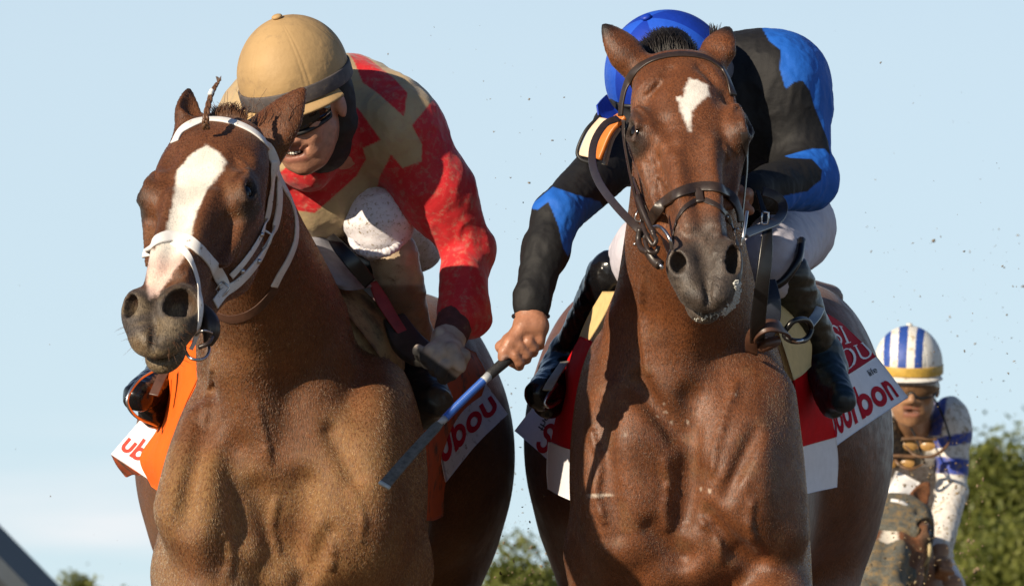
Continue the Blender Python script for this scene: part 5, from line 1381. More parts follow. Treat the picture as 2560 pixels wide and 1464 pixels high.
# ---------------- jockey in black and blue
def jockey_blue():
    r = root('person', P(1790, 690, 15.45), 'crouching jockey in black and blue silks with a blue helmet, arm stretched out', 'person', 'jockeys')
    hc = P(1672, 232, 15.0); U = V(-.33, -.50, .80); Fw = V(-.85, -.22, -.48)
    pts = dict(neck=P(1720, 300, 15.1), chest=P(1760, 300, 15.2), pelv=P(1830, 520, 15.75), sR=P(1945, 245, 15.12), eR=P(2015, 455, 15.05), wR=P(1868, 485, 14.86),
               sL=P(1560, 360, 14.98), eL=P(1388, 545, 14.72), wL=P(1328, 762, 14.62), hR=P(2000, 560, 15.65), kR=P(1928, 645, 15.12), aR=P(2062, 880, 15.25),
               hL=P(1690, 560, 15.65), kL=P(1592, 640, 15.2), aL=P(1420, 890, 15.42))
    cW = P(1306, 866, 14.60); aW = nrm(P(955, 1215, 14.50) - P(1338, 846, 14.62))
    palm = P(1318, 815, 14.605)
    allp = list(pts.values()) + [hc, cW, P(2110, 1010, 15.1), P(1340, 990, 15.1)]
    F = Field(*[spaced((a[0], .0036), (a[-1], 0)) for a in box_of(allp, .01, .11)])
    g, fr = face(F, hc, U, Fw, 1.0)
    F.add(cone(g(0, -.05, -.03), pts['neck'], .050, .055), .03); F.add(cone(pts['neck'], pts['chest'], .06, .12), .04)
    F.add(loft(P(1760, 260, 15.1), pts['pelv'], V(1, 0, 0), [(0, .13, .10, .10), (.3, .15, .11, .12), (.7, .135, .10, .11), (1, .13, .10, .12)]), .05)
    for a, b, c in (('sR', 'eR', 'wR'), ('sL', 'eL', 'wL')): chain(F, [(pts[a], .050), (pts[b], .030), (pts[c], .022)], .02)
    for a, b, c in (('hR', 'kR', 'aR'), ('hL', 'kL', 'aL')): chain(F, [(pts[a], .055), (pts[b], .040), (pts[c], .024)], .03)
    chain(F, [(pts['aR'], .022), (P(2066, 925, 15.25), .022), (P(2104, 998, 15.1), .016)], .02); chain(F, [(pts['aL'], .022), (P(1412, 930, 15.42), .02), (P(1360, 980, 15.22), .016)], .02)
    fist(F, cW, aW, palm, pts['wL'], V(-.62, .25, .75), V(0, -1, 0), .95)
    F.add(ell(P(1345, 815, 14.60), (.022, .024, .024)), .015)                     # heel of the hand
    cR = P(1822, 500, 14.80); fist(F, cR, nrm(V(.8, -.2, -.3)), P(1840, 495, 14.84), pts['wR'], V(.1, -.6, .6), V(0, -1, -.5), 1.0)
    v, q = F.mesh(); v = smooth_mesh(v, q, 1)
    col = skin_color(v, fr, (.33, .15, .088), 4)
    nail = (1 - sstep(.006, .010, np.linalg.norm(v - (cW + aW * .047 + V(0, -.022, .008)), axis=1)))[:, None]
    col = col * (1 - nail) + np.array([.50, .30, .23]) * nail
    mesh_np('body', v, q, M_skin, r, True, {'skin': col})
    black = np.array([.005, .005, .006]); blue = np.array([.008, .105, .47])
    B1 = [(1905, 70), (1923, 103), (1952, 126), (1949, 173), (1963, 222), (1985, 206), (2006, 201), (2025, 228), (2036, 268), (2071, 354), (2076, 388), (2062, 372), (2030, 372), (1962, 390), (1975, 395), (2030, 398), (2055, 425), (2052, 450), (2020, 478), (1970, 488), (1950, 492), (1960, 560), (2200, 560), (2200, 60)]
    B2 = [(1381, 466), (1440, 486), (1500, 504), (1520, 540), (1442, 600), (1420, 640), (1408, 620), (1397, 568), (1384, 535), (1370, 504), (1344, 524), (1320, 520)]
    def scol(v):
        x, y = to_px(v); jx = (fbm(v, 22, 2, 3) - .5) * 2.5
        m = sstep(-1.2, 1.2, np.maximum(polyd(x + jx, y + jx, B1), polyd(x + jx, y + jx, B2)))[:, None]
        return black * (1 - m) + blue * m
    pr = [(loft(P(1770, 225, 15.08), P(1835, 540, 15.75), V(1, 0, 0), [(0, .150, .105, .10), (.15, .175, .13, .125), (.4, .18, .14, .14), (.75, .155, .13, .13), (1, .145, .11, .13)], kc=.04), .05),
          (ell(P(1900, 190, 15.25), (.125, .20, .088)), .06), (ell(P(1960, 235, 15.15), (.085, .12, .100)), .06), (cone(P(1988, 290, 15.12), P(2005, 440, 15.06), .066, .058), .04),
          (cone(P(2020, 450, 15.05), P(1930, 470, 14.92), .058, .044), .03), (cone(P(1930, 472, 14.92), P(1885, 478, 14.84), .044, .034), .02),
          (ell(P(1570, 350, 15.0), (.075, .09, .085)), .05), (cone(P(1548, 385, 14.96), P(1395, 535, 14.73), .056, .044), .03), (cone(P(1390, 542, 14.72), P(1364, 625, 14.68), .044, .041), .02), (cone(P(1364, 625, 14.68), P(1330, 745, 14.625), .041, .033), .02),
          (cone(P(1330, 745, 14.625), P(1328, 765, 14.62), .034, .0335), .01), (cone(P(1720, 260, 15.05), P(1640, 340, 15.0), .09, .08), .05)]
    cq = Bag(); cq.put(tube(np.array([P(1327 + 44 * math.cos(t), 790 + 7 * math.sin(t), 14.62 - .034 * math.sin(t)) for t in np.linspace(0, 2 * math.pi, 40)]), (.0035), 8, False)); cq.build('cuff', M_rubber, r)
    limb_mesh('silks', pr, .0029, silk('racing_silk_satin', .72, .35), r, scol, 2, .0028, 30, 9, [(ell(hc + nrm(U) * -.02, (.10, .12, .105)), .02)], stretch=(1, 1, .6))
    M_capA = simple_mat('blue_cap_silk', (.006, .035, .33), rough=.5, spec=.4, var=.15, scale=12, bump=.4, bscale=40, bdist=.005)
    M_capB = simple_mat('sheen_blue_cap_silk', (.016, .085, .52), rough=.45, spec=.5, var=.15, scale=12, bump=.4, bscale=40, bdist=.005)  # same silk, satin sheen of alternate gores put into the colour
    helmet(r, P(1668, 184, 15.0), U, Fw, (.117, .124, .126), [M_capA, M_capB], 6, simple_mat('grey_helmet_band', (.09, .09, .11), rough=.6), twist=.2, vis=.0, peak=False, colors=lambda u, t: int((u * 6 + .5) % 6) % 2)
    pk = patch('peak', [[(1517, 236, 14.93), (1530, 262, 14.92), (1556, 290, 14.92)], [(1504, 250, 14.89), (1514, 284, 14.88), (1545, 304, 14.88)], [(1494, 262, 14.87), (1502, 294, 14.86), (1534, 310, 14.86)]], M_capA, r, 16, 10, .004)
    goggles(r, g, M_lens_dark, M_rubber)
    pr = [(cone(P(1985, 572, 15.7), P(1935, 640, 15.2), .078, .066), .05), (ell(P(1926, 640, 15.12), (.058, .075, .066)), .03), (cone(P(1926, 650, 15.12), P(1945, 690, 15.12), .052, .050), .03),
          (cone(P(1690, 560, 15.65), P(1590, 640, 15.22), .075, .052), .05), (ell(P(1588, 640, 15.16), (.046, .07, .070)), .03), (ell(P(1850, 560, 15.72), (.17, .13, .12)), .06), (ell(P(2010, 550, 15.62), (.04, .09, .05)), .04)]
    limb_mesh('breeches', pr, .0044, M_breech_c, r, None, 2, .0035, 22, 3)
    # boots
    M_oil = simple_mat('dark_boot_leather', (.020, .019, .013), rough=.38, var=.4, bump=.5, bscale=30, bdist=.005)
    pr = [(cone(P(1962, 690, 15.12), P(2052, 868, 15.24), .052, .034), .02)]
    limb_mesh('boot_top', pr, .0042, M_oil, r, None, 2, .004, 24, 2, [(ell(P(1925, 630, 15.12), (.055, .07, .055)), .01)], stretch=(.5, .5, 2))
    b = Bag(); b.put(tube(crspline([P(1880, 716, 15.06), P(1915, 722, 15.03), P(1960, 700, 15.03), P(1994, 650, 15.05), P(2004, 600, 15.10)], 30), RR(11, 15), 8)); b.build('boot_cuff', M_black, r)
    pr = [(cone(P(2054, 868, 15.24), P(2064, 915, 15.25), .037, .034), .02), (cone(P(2064, 920, 15.25), P(2108, 1000, 15.08), .035, .023), .03), (cone(P(2058, 935, 15.2), P(2078, 1015, 15.14), .026, .024), .03)]
    limb_mesh('boot', pr, .004, simple_mat('teal_black_boot', (.012, .024, .032), rough=.42, var=.4, bump=.6, bscale=40, bdist=.005), r, None, 2, .004, 26, 5)
    pr = [(cone(P(1532, 690, 15.22), P(1432, 880, 15.42), .050, .036), .02), (cone(P(1425, 890, 15.42), P(1412, 930, 15.42), .042, .040), .02), (cone(P(1412, 930, 15.42), P(1352, 985, 15.2), .040, .030), .03), (cone(P(1400, 945, 15.4), P(1372, 1010, 15.3), .032, .028), .03)]
    limb_mesh('boot', pr, .004, M_patent, r, None, 2, .004, 24, 6)
    return r, cW, aW
J2, cW, aW = jockey_blue()

# ---------------- whip, spare goggles, stirrups
wh = root('whip', cW, 'riding whip with black grip and blue shaft held in the bare hand', 'whip')
A_ = P(1352, 836, 14.60); B_ = cW
tip = P(960, 1214, 14.44)
w0, w1, w2, w3 = cW - aW * .055, cW + aW * .115, None, None
lenw = np.linalg.norm(tip - cW); wp = lambda t: cW + (tip - cW) * t + V(0, 0, .012) * (1 - (2 * t - 1) ** 2)
mesh_np('grip', *tube([wp(-.12), wp(0), wp(.22), wp(.24)], [.0120, .0118, .0100, .0085], 14, ns=30), simple_mat('black_grip', (.014, .014, .015), rough=.6, var=.3, bump=.6, bscale=260, bdist=.002), wh)
mesh_np('collar', *tube([wp(.24), wp(.27), wp(.285)], [.0090, .0080, .0085], 14), simple_mat('pale_collar', (.38, .40, .42), rough=.4), wh)
shp = np.array([wp(t) for t in np.linspace(.285, .56, 120)])
mesh_np('shaft', *tube(shp, .0078 + .0006 * np.sin(np.arange(120) * 1.55), 14), simple_mat('blue_shaft', (.025, .10, .40), rough=.35, var=.1), wh)
mesh_np('ferrule', *tube([wp(.56), wp(.60)], [.0075, .0070], 12), simple_mat('grey_ferrule', (.30, .31, .33), rough=.4), wh)
fp = np.array([wp(t) for t in np.linspace(.59, 1.0, 40)]); fw = np.interp(np.linspace(0, 1, 40), [0, .1, .9, 1], [.014, .020, .023, .024])
mesh_np('flap', *ribbon(fp, np.tile(V(-.2, -1, .35), (40, 1)), fw, .0035), simple_mat('black_foam_flap', (.085, .085, .082), rough=.7, var=.4, scale=120, bump=.5, bscale=150, bdist=.002), wh)
mesh_np('flap_end', *ribbon(np.array([wp(.988), wp(1.004)]), np.tile(V(-.2, -1, .35), (2, 1)), .025, .0042), simple_mat('pale_flap_end', (.40, .44, .44), rough=.6), wh)

gg = root('goggles', P(1505, 350, 14.9), 'spare goggles with orange frame pulled onto the stretched out upper arm', 'goggles')
def band(name, L_, R_, mat, thick=.004, ns=30):
    """curved strip between two edges given as pixel paths"""
    a = crspline([P(*q) for q in L_], ns); b_ = crspline([P(*q) for q in R_], ns); mid = (a + b_) / 2
    T = np.gradient(mid, axis=0); n = np.cross(T, b_ - a); n /= np.linalg.norm(n, axis=1, keepdims=True)
    n = np.where((n @ V(0, -1, 0))[:, None] < 0, -n, n)
    return mesh_np(name, *ribbon(mid, n, np.linalg.norm(b_ - a, axis=1), thick), mat, gg)
band('lens', [(1503, 292, 14.86), (1472, 330, 14.84), (1448, 385, 14.83)], [(1524, 306, 14.84), (1500, 345, 14.82), (1478, 400, 14.81)], simple_mat('lens_with_reflection', (.72, .55, .40), rough=.25, var=.06))  # white reflection on the lens put into its colour
band('frame', [(1552, 283, 14.80), (1512, 318, 14.79), (1478, 392, 14.79)], [(1560, 300, 14.76), (1530, 335, 14.76), (1502, 400, 14.76)], simple_mat('orange_frame', (.55, .17, .03), rough=.35), .006)
band('inner_rim', [(1548, 318, 14.80), (1526, 350, 14.80), (1508, 410, 14.80)], [(1552, 322, 14.79), (1532, 354, 14.79), (1516, 414, 14.79)], simple_mat('grey_rim', (.28, .27, .24), rough=.4))
band('strap', [(1506, 425, 14.86), (1525, 418, 14.85), (1548, 415, 14.86)], [(1510, 440, 14.86), (1530, 440, 14.85), (1550, 440, 14.86)], simple_mat('grey_strap', (.16, .16, .16), rough=.6))
b = Bag(); b.put(tube(crspline([P(1500, 290, 14.86), P(1466, 325, 14.84), P(1444, 375, 14.83), P(1452, 398, 14.82), P(1480, 408, 14.80)], 30), RR(5, 14.8), 8)); b.build('rim', M_rubber, gg)

def stirrup(label, pts, leather, mat_l):
    st = root('stirrup', P(*pts[0]), label, 'stirrup', 'stirrups')
    mesh_np('iron', *tube(crspline([P(*q) for q in pts], 40), RR(4.5, 15), 8), M_steel, st)
    if leather: free_strap('leather', leather, 26, mat_l, st, nor=(-.3, -1, .2))
    return st
stirrup('steel stirrup under the black boot left of the chestnut horse', [(386, 924, 15.20), (345, 952, 15.16), (318, 1000, 15.14), (340, 1040, 15.16), (392, 1062, 15.24)], [(418, 916, 15.14), (402, 948, 15.12), (384, 988, 15.10)], M_brown)
stirrup('steel stirrup under the shiny boot left of the bay horse', [(1392, 960, 15.20), (1372, 985, 15.15), (1362, 1008, 15.14), (1376, 1016, 15.15), (1400, 1000, 15.22)], [(1412, 905, 15.28), (1385, 945, 15.18), (1368, 975, 15.14)], simple_mat('pale_stirrup_edge', (.22, .22, .19), rough=.5))
# grey towel and rein yoke on the chestnut's withers
tw = root('saddle_towel', P(830, 650, 15.05), 'grey quilted towel bunched over the withers of the chestnut horse', 'towel')
patch('towel', [[(735, 560, 15.12), (790, 572, 15.06), (850, 600, 15.10)], [(740, 625, 15.04), (800, 640, 14.98), (885, 650, 15.04)], [(752, 672, 14.98), (830, 700, 14.95), (920, 700, 15.0)], [(770, 690, 14.99), (860, 724, 14.96), (930, 716, 15.0)]], M_grey, tw, 40, 40, .006, wav=.035)
free_strap('yoke_strap', [(826, 590, 14.98), (850, 620, 14.96), (885, 660, 14.95), (925, 708, 14.97)], [22, 34, 40, 36], M_black, tw)
rn = root('rein', P(1010, 820, 15), 'dark red rein strap running down beside the boot of the red jockey', 'rein')
free_strap('rein_strap', [(932, 706, 15.02), (955, 750, 15.0), (985, 800, 14.99), (1020, 850, 14.98)], [22, 34, 30, 24], simple_mat('dark_red_strap', (.20, .012, .015), rough=.6, var=.2), rn, nor=(.2, -1, .3))
free_strap('rein_grip', [(985, 800, 15.02), (1020, 860, 14.97), (1060, 890, 14.90), (1100, 890, 14.84)], [60, 84, 78, 40], simple_mat('black_rein_grip', (.016, .015, .014), rough=.5, var=.3, bump=.4), rn, nor=(.1, -1, .4), thick=.012)
# ------------------------------------------------------------------ the horse and jockey behind
def third():
    q_ = 24.3 / 15.0
    F = Field(spaced((P(2060, 0, 24.3)[0], .008), (P(2460, 0, 24.3)[0], 0)), spaced((23.0, .008), (24.6, .02), (26.4, 0)), spaced((0.0, .02), (1.0, .008), (1.95, 0)))
    poll = P(2244, 1275, 24.0); lip = P(2192, 1545, 23.44)
    h, fr = horse_head(F, poll, lip, V(.96, -.1, -.05))
    horse_ear(F, P(2212, 1278, 23.98), P(2200, 1218, 24.02), V(-.2, -.9, 0), w=.032, deep=.026); horse_ear(F, P(2284, 1268, 24.0), P(2326, 1196, 24.04), V(.3, -.9, 0), w=.034, deep=.028)
    F.add(loft(P(2250, 1350, 24.1), P(2262, 1620, 24.8), V(1, 0, 0), [(-.1, .08, .08, .08), (0, .09, .09, .1), (.5, .13, .16, .17), (1, .18, .22, .25)]), .06)
    F.add(loft(P(2262, 1660, 24.5), P(2262, 1650, 26.2), V(1, 0, 0), [(0, .14, .2, .16), (.2, .22, .36, .34), (.6, .26, .38, .32), (.9, .24, .3, .32), (1, .1, .12, .14)]), .06)
    for sg in (-1, 1):
        c = P(2262, 1660, 24.9) + V(sg * .15, 0, 0)
        chain(F, [(c + V(0, 0, -.1), .12), (c + V(0, -.1, -.5), .06), (c + V(0, -.05, -.95), .035)], .05)
        c = P(2262, 1660, 25.8) + V(sg * .18, 0, 0)
        chain(F, [(c, .2), (c + V(0, .1, -.5), .08), (c + V(0, .0, -.95), .04)], .05)
    v, q = F.mesh(); v = smooth_mesh(v, q, 1)
    col, s, w, d, near = horse_color(v, None, fr, (.14, .055, .022), (.04, .033, .028), muz=(46, 56), rng=7)
    dust = .30 * sstep(.4, .65, fbm(v, 14, 3, 2)) * (.5 + 1.8 * (v[:, 1] > 24.15))
    bl_ = np.where(near & (d > 1) & (s > 6), sstep(.3, -.3, np.abs(w) - 2.4 + (fbm(v, 60, 2, 4) - .5) * 2), 0)[:, None]
    col = col * (1 - bl_) + np.array([.55, .50, .42]) * bl_
    o = mesh_np('horse', v, q, coat_mat('brown_coat', .6, .25, dust_col=(.22, .17, .10)), None, True, {'coat': col, 'dust': dust})
    thing(o, 'mud splashed brown horse in a blinker hood, running behind the others', 'horse', 'race horses')
    for sg in (-1, 1): horse_eye('eye', h, fr, sg, M_eye, o)
    # blinker hood and its cups
    bl = root('blinkers', P(2244, 1275, 24.0), 'mud caked grey blinker hood with tan rimmed eye cup on the horse behind', 'blinkers')
    G = Field(spaced((P(2090, 0, 24)[0], .007), (P(2400, 0, 24)[0], 0)), spaced((23.4, .007), (24.5, 0)), spaced((1.2, .007), (1.95, 0)))
    h2, _ = horse_head(G, poll, lip, V(.96, -.1, -.05)); G.f -= f32(.011)
    o_, A, W, D, S = fr
    M = np.stack([A, W, D])
    G.op(ell(h(4, 0, -2), (.205, .30, .30), M), .01, 'int')
    for sg in (-1, 1):
        G.sub(ell(h(17.5, sg * 11.0, 3), (.052, .055, .052), M), .01); G.sub(ell(h(-2, sg * 7.5, 1), (.055, .035, .06), M), .01)
    gv, gq = G.mesh(); gv = smooth_mesh(gv, gq, 1)
    M_hood = simple_mat('muddy_grey_hood', (.085, .085, .07), rough=.9, var=.4, scale=140, dirt=(.20, .135, .06), dirt_scale=38, dirt_lo=.47, dirt_hi=.60)
    mesh_np('hood', gv, gq, M_hood, bl)
    mesh_np('piping', *tube(crspline([P(*k) for k in [(2228, 1250, 23.88), (2250, 1254, 23.87), (2270, 1266, 23.88), (2286, 1296, 23.9)]], 20), RR(5, 24), 6), M_white, bl)
    M_rim = simple_mat('pale_rim', (.42, .34, .18), rough=.6, var=.2)
    mesh_np('cup_rim', *tube(crspline([P(*k) for k in [(2276, 1330, 23.84), (2306, 1336, 23.80), (2324, 1366, 23.78), (2316, 1402, 23.79), (2290, 1420, 23.82)]], 30), [RR(6, 24)] * 30, 8), M_rim, bl)
    mesh_np('eye_cup', *tube(crspline([P(*k) for k in [(2270, 1340, 23.90), (2296, 1352, 23.84), (2310, 1372, 23.82), (2304, 1400, 23.83), (2282, 1412, 23.88)]], 30), [RR(9, 24)] * 30, 8), M_hood, bl)
    b3 = root('bridle', P(2200, 1440, 23.7), 'muddy white noseband low on the face of the horse behind', 'bridle', 'bridles')
    bv = bvh_of(o)
    for nm, pth, wd in (('noseband', [(2150, 1464), (2165, 1440), (2192, 1427), (2222, 1430), (2248, 1448), (2262, 1470)], 15), ('drop_strap', [(2166, 1475), (2180, 1452), (2205, 1446), (2230, 1458), (2244, 1478)], 9)):
        p, n = strap_path(bv, pth, 30, 23.8, .003); mesh_np(nm, *ribbon(p, n, RR(wd, 23.8), .004), M_white, b3)
    # rider
    r = root('person', P(2275, 1500, 25.0), 'distant jockey in mud spattered white silks with blue bands and striped helmet', 'person', 'jockeys')
    PP = lambda x, y, d: P(x, y, d)
    hc = PP(2282, 962, 24.35); U = V(.02, -.18, .98); Fw = V(-.08, -.96, -.22)
    H = Field(*[spaced((a[0], .0055), (a[-1], 0)) for a in box_of([hc, PP(2380, 1390, 24.3), PP(2190, 1390, 24.3), PP(2260, 1400, 25.1)], .01, .12)])
    g, f3 = face(H, hc, U, Fw, 1.0)
    H.add(cone(g(0, -.05, -.03), PP(2285, 1070, 24.6), .05, .055), .03)
    H.add(loft(PP(2290, 1060, 24.6), PP(2275, 1300, 25.1), V(1, 0, 0), [(0, .13, .09, .09), (.5, .14, .1, .1), (1, .13, .1, .1)]), .05)
    chain(H, [(PP(2385, 1060, 24.55), .045), (PP(2385, 1230, 24.5), .03), (PP(2350, 1375, 24.3), .024)], .02)
    chain(H, [(PP(2200, 1080, 24.55), .045), (PP(2180, 1230, 24.5), .03), (PP(2215, 1380, 24.3), .024)], .02)
    for wx, cx in ((PP(2350, 1375, 24.3), PP(2345, 1420, 24.26)), (PP(2215, 1380, 24.3), PP(2222, 1420, 24.26))):
        fist(H, cx, nrm(V(.9, -.2, -.2)), cx + V(0, .03, .03), wx, V(0, -.5, .8), V(0, -1, -.3), 1.0, .008)
    for sg, kx in ((-1, 2190), (1, 2370)): chain(H, [(PP(2275 + sg * 50, 1420, 25.2), .06), (PP(kx, 1470, 24.6), .045), (PP(kx + sg * 10, 1640, 24.9), .03), (PP(kx + sg * 10, 1700, 24.7), .025)], .03)
    v, q = H.mesh(); v = smooth_mesh(v, q, 1)
    mesh_np('body', v, q, M_skin, r, True, {'skin': skin_color(v, f3, (.30, .16, .085), 6)})
    wht = np.array([.66, .63, .58]); blu = np.array([.022, .05, .29]); dkc = np.array([.035, .030, .024])
    def scol(v):
        x, y = to_px(v); jx = (fbm(v, 30, 2, 3) - .5) * 3; x = x + jx
        b_ = np.maximum.reduce([np.minimum(14 - np.abs(y - 1100 + (x - 2380) * .18), x - 2335), np.minimum(21 - np.abs(y - 1164 - (x - 2380) * .10), x - 2335), 15 - np.abs(x - 2352 + (y - 1000) * .16) + np.where(y > 1090, -50, 0),
                                 np.minimum(14 - np.abs(y - 1100), 2215 - x)])
        k = sstep(-1.5, 1.5, b_)[:, None]; c = wht * (1 - k) + blu * k
        dk = sstep(-3, 3, polyd(x, y, [(2215, 1040), (2320, 1040), (2318, 1120), (2300, 1165), (2230, 1170), (2200, 1120)]))[:, None]
        return c * (1 - dk) + dkc * (.6 + .8 * fbm(v, 40, 2, 4))[:, None] * dk
    pr = [(loft(PP(2290, 1055, 24.6), PP(2275, 1330, 25.1), V(1, 0, 0), [(0, .14, .10, .10), (.3, .165, .12, .12), (1, .14, .12, .12)], kc=.04), .05), (ell(PP(2375, 1065, 24.58), (.064, .09, .095)), .05), (ell(PP(2205, 1075, 24.58), (.062, .09, .09)), .05),
          (cone(PP(2384, 1080, 24.55), PP(2378, 1230, 24.5), .050, .048), .03), (cone(PP(2378, 1230, 24.5), PP(2348, 1370, 24.32), .048, .040), .02), (ell(PP(2352, 1390, 24.32), (.042, .03, .018)), .01),
          (cone(PP(2200, 1085, 24.55), PP(2182, 1230, 24.5), .050, .046), .03), (cone(PP(2182, 1230, 24.5), PP(2212, 1370, 24.32), .046, .038), .02)]
    limb_mesh('silks', pr, .0055, silk_dirty('white_silk_muddy', (.24, .18, .10), .50, .64, 60), r, scol, 2, .004, 18, 3, [(ell(hc + V(0, -.02, -.02), (.085, .10, .10)), .02)])
    pr = [(cone(PP(2275 + sg * 45, 1420, 25.2), PP(2275 + sg * 90, 1470, 24.65), .085, .06), .05) for sg in (-1, 1)]
    limb_mesh('breeches', pr, .007, M_breech, r, None, 1, .004, 18, 2)
    pr = [(cone(PP(2275 + sg * 90, 1480, 24.66), PP(2275 + sg * 105, 1640, 24.9), .056, .045), .03) for sg in (-1, 1)] + [(cone(PP(2275 + sg * 105, 1650, 24.9), PP(2275 + sg * 105, 1700, 24.68), .045, .034), .03) for sg in (-1, 1)]
    limb_mesh('boots', pr, .007, M_black, r, None, 1)
    M_cw = simple_mat('white_cap_silk', (.70, .68, .63), rough=.55, var=.05, dirt=(.33, .24, .11), dirt_scale=40, dirt_lo=.54, dirt_hi=.68)
    M_cb = simple_mat('blue_cap_stripe', (.02, .065, .30), rough=.55, var=.2, dirt=(.25, .2, .16), dirt_scale=60, dirt_lo=.6, dirt_hi=.7)
    hcen = PP(2271, 905, 24.35)
    Un = nrm(U); Fn = nrm(Fw - Un * (Fw @ Un)); Rt = np.cross(Fn, Un)
    def stripe(u, t):
        th = 2 * math.pi * (u + .005); el = math.pi / 2 * (1 - t * 1.22); x = math.cos(el) * math.cos(th) if el > 0 else math.cos(th)
        return 1 if (abs(x + .34) < .11 or abs(x - .14) < .13 or abs(x - .60) < .10) else 0
    helmet(r, hcen, U, Fw, (.1075, .125, .116), [M_cw, M_cb], 6, simple_mat('gold_band', (.48, .30, .05), rough=.5, var=.2, dirt=(.2, .14, .07), dirt_scale=60), colors=stripe, twist=0, vis=.022)
    goggles(r, g, simple_mat('amber_lens', (.13, .07, .035), rough=.12, spec=.7, var=.3, bump=.3, bscale=60, dirt=(.22, .16, .09), dirt_scale=120), M_rubber)
    b = Bag(); b.put(tube(crspline([g(.07, -.0, .03), g(.055, -.07, .03), g(.02, -.115, .055), g(-.03, -.11, .05), g(-.06, -.06, .03)], 30), .006, 6)); b.build('chin_strap', M_rubber, r)
    # pairs of used goggles hanging at his throat
    M_amber = simple_mat('amber_plastic', (.34, .19, .06), rough=.3, var=.3, bump=.2)
    M_tan = simple_mat('tan_goggle_frame', (.13, .07, .035), rough=.45, var=.3)
    for k, (path, lens, lab) in enumerate((([(2262, 1112, 24.36), (2290, 1138, 24.33), (2330, 1140, 24.33), (2362, 1120, 24.36), (2376, 1096, 24.40)], (2298, 1112, 24.36), 'upper pair of amber goggles hanging at the throat of the distant jockey'),
                                           ([(2228, 1128, 24.38), (2246, 1158, 24.35), (2276, 1172, 24.34), (2312, 1158, 24.36)], (2246, 1156, 24.36), 'lower pair of amber goggles hanging at the throat of the distant jockey'))):
        gg3 = root('goggles', P(*lens), lab, 'goggles', 'hanging goggles')
        mesh_np('frame', *tube(crspline([P(*z) for z in path], 24), np.interp(np.linspace(0, 1, 24), [0, .3, .7, 1], [RR(3, 24), RR(6, 24), RR(6, 24), RR(2, 24)]), 8, flat=.6), M_tan, gg3)
        lc = P(*lens); vv = []; ff = []
        for sg in (-1, 1):
            n0 = len(vv); cc = lc + V(sg * RR(22, 24), .006, 0)
            vv.append(cc + V(0, -.012, 0))
            for i in range(20):
                t = 2 * math.pi * i / 20; vv.append(cc + V(RR(19, 24) * math.cos(t), -.004 * math.cos(t) * sg, RR(15, 24) * math.sin(t)))
            ff += [[n0, n0 + 1 + i, n0 + 1 + (i + 1) % 20] for i in range(20)]
        mesh_np('lens', np.array(vv), ff, M_amber, gg3)
        mesh_np('upper_rim', *tube(crspline([P(lens[0] + x, lens[1] - 17 + abs(x) * .05, lens[2] - .01) for x in (-44, -24, 0, 24, 44)], 20), RR(5, 24), 6), M_tan, gg3)
        mesh_np('strap', *tube(crspline([P(*path[-1]), P(path[-1][0] - 20, path[-1][1] - 60, 24.42), P(path[-1][0] - 46, path[-1][1] - 110, 24.5)], 16), RR(3, 24), 6), M_rubber, gg3)
    cl = root('saddle_cloth', P(2255, 1215, 24.4), 'small white sunlit cloth corner below the hanging goggles', 'saddle cloth', 'saddle cloths')
    patch('cloth', [[(2240, 1176, 24.42), (2270, 1190, 24.40), (2300, 1206, 24.40)], [(2226, 1206, 24.38), (2254, 1218, 24.36), (2284, 1226, 24.37)], [(2214, 1236, 24.36), (2238, 1240, 24.34), (2264, 1244, 24.36)]], M_white, cl, 12, 12, .004)
third()

# ------------------------------------------------------------------ trees, house, ground, flying dirt
def leaf_mat(name, a, b_):
    m, nt, bs = mat_new(name)
    tc = N(nt, 'ShaderNodeTexCoord'); n = N(nt, 'ShaderNodeTexNoise', Scale=2.2, Detail=6.0, Roughness=.7); nt.links.new(tc.outputs['Object'], n.inputs['Vector'])
    mr = N(nt, 'ShaderNodeMapRange'); mr.inputs['From Min'].default_value = .35; mr.inputs['From Max'].default_value = .65; nt.links.new(n.outputs['Fac'], mr.inputs['Value'])
    mx = N(nt, 'ShaderNodeMix', data_type='RGBA'); mx.inputs['A'].default_value = (*a, 1); mx.inputs['B'].default_value = (*b_, 1)
    nt.links.new(mr.outputs[0], mx.inputs['Factor']); nt.links.new(mx.outputs['Result'], bs.inputs['Base Color'])
    bs.inputs['Roughness'].default_value = .55; bs.inputs['Transmission Weight'].default_value = 0.0
    tr = nt.nodes.new('ShaderNodeBsdfTranslucent'); nt.links.new(mx.outputs['Result'], tr.inputs['Color'])
    ms = nt.nodes.new('ShaderNodeMixShader'); ms.inputs[0].default_value = .5
    out = nt.nodes['Material Output']
    nt.links.new(bs.outputs[0], ms.inputs[1]); nt.links.new(tr.outputs[0], ms.inputs[2]); nt.links.new(ms.outputs[0], out.inputs['Surface'])
    return m
M_leafA = leaf_mat('leaf_green', (.09, .125, .032), (.21, .235, .065))
M_leafB = leaf_mat('leaf_yellow_green', (.105, .135, .026), (.24, .25, .055))
M_bark = simple_mat('bark', (.10, .075, .05), rough=.9, var=.3, scale=20)
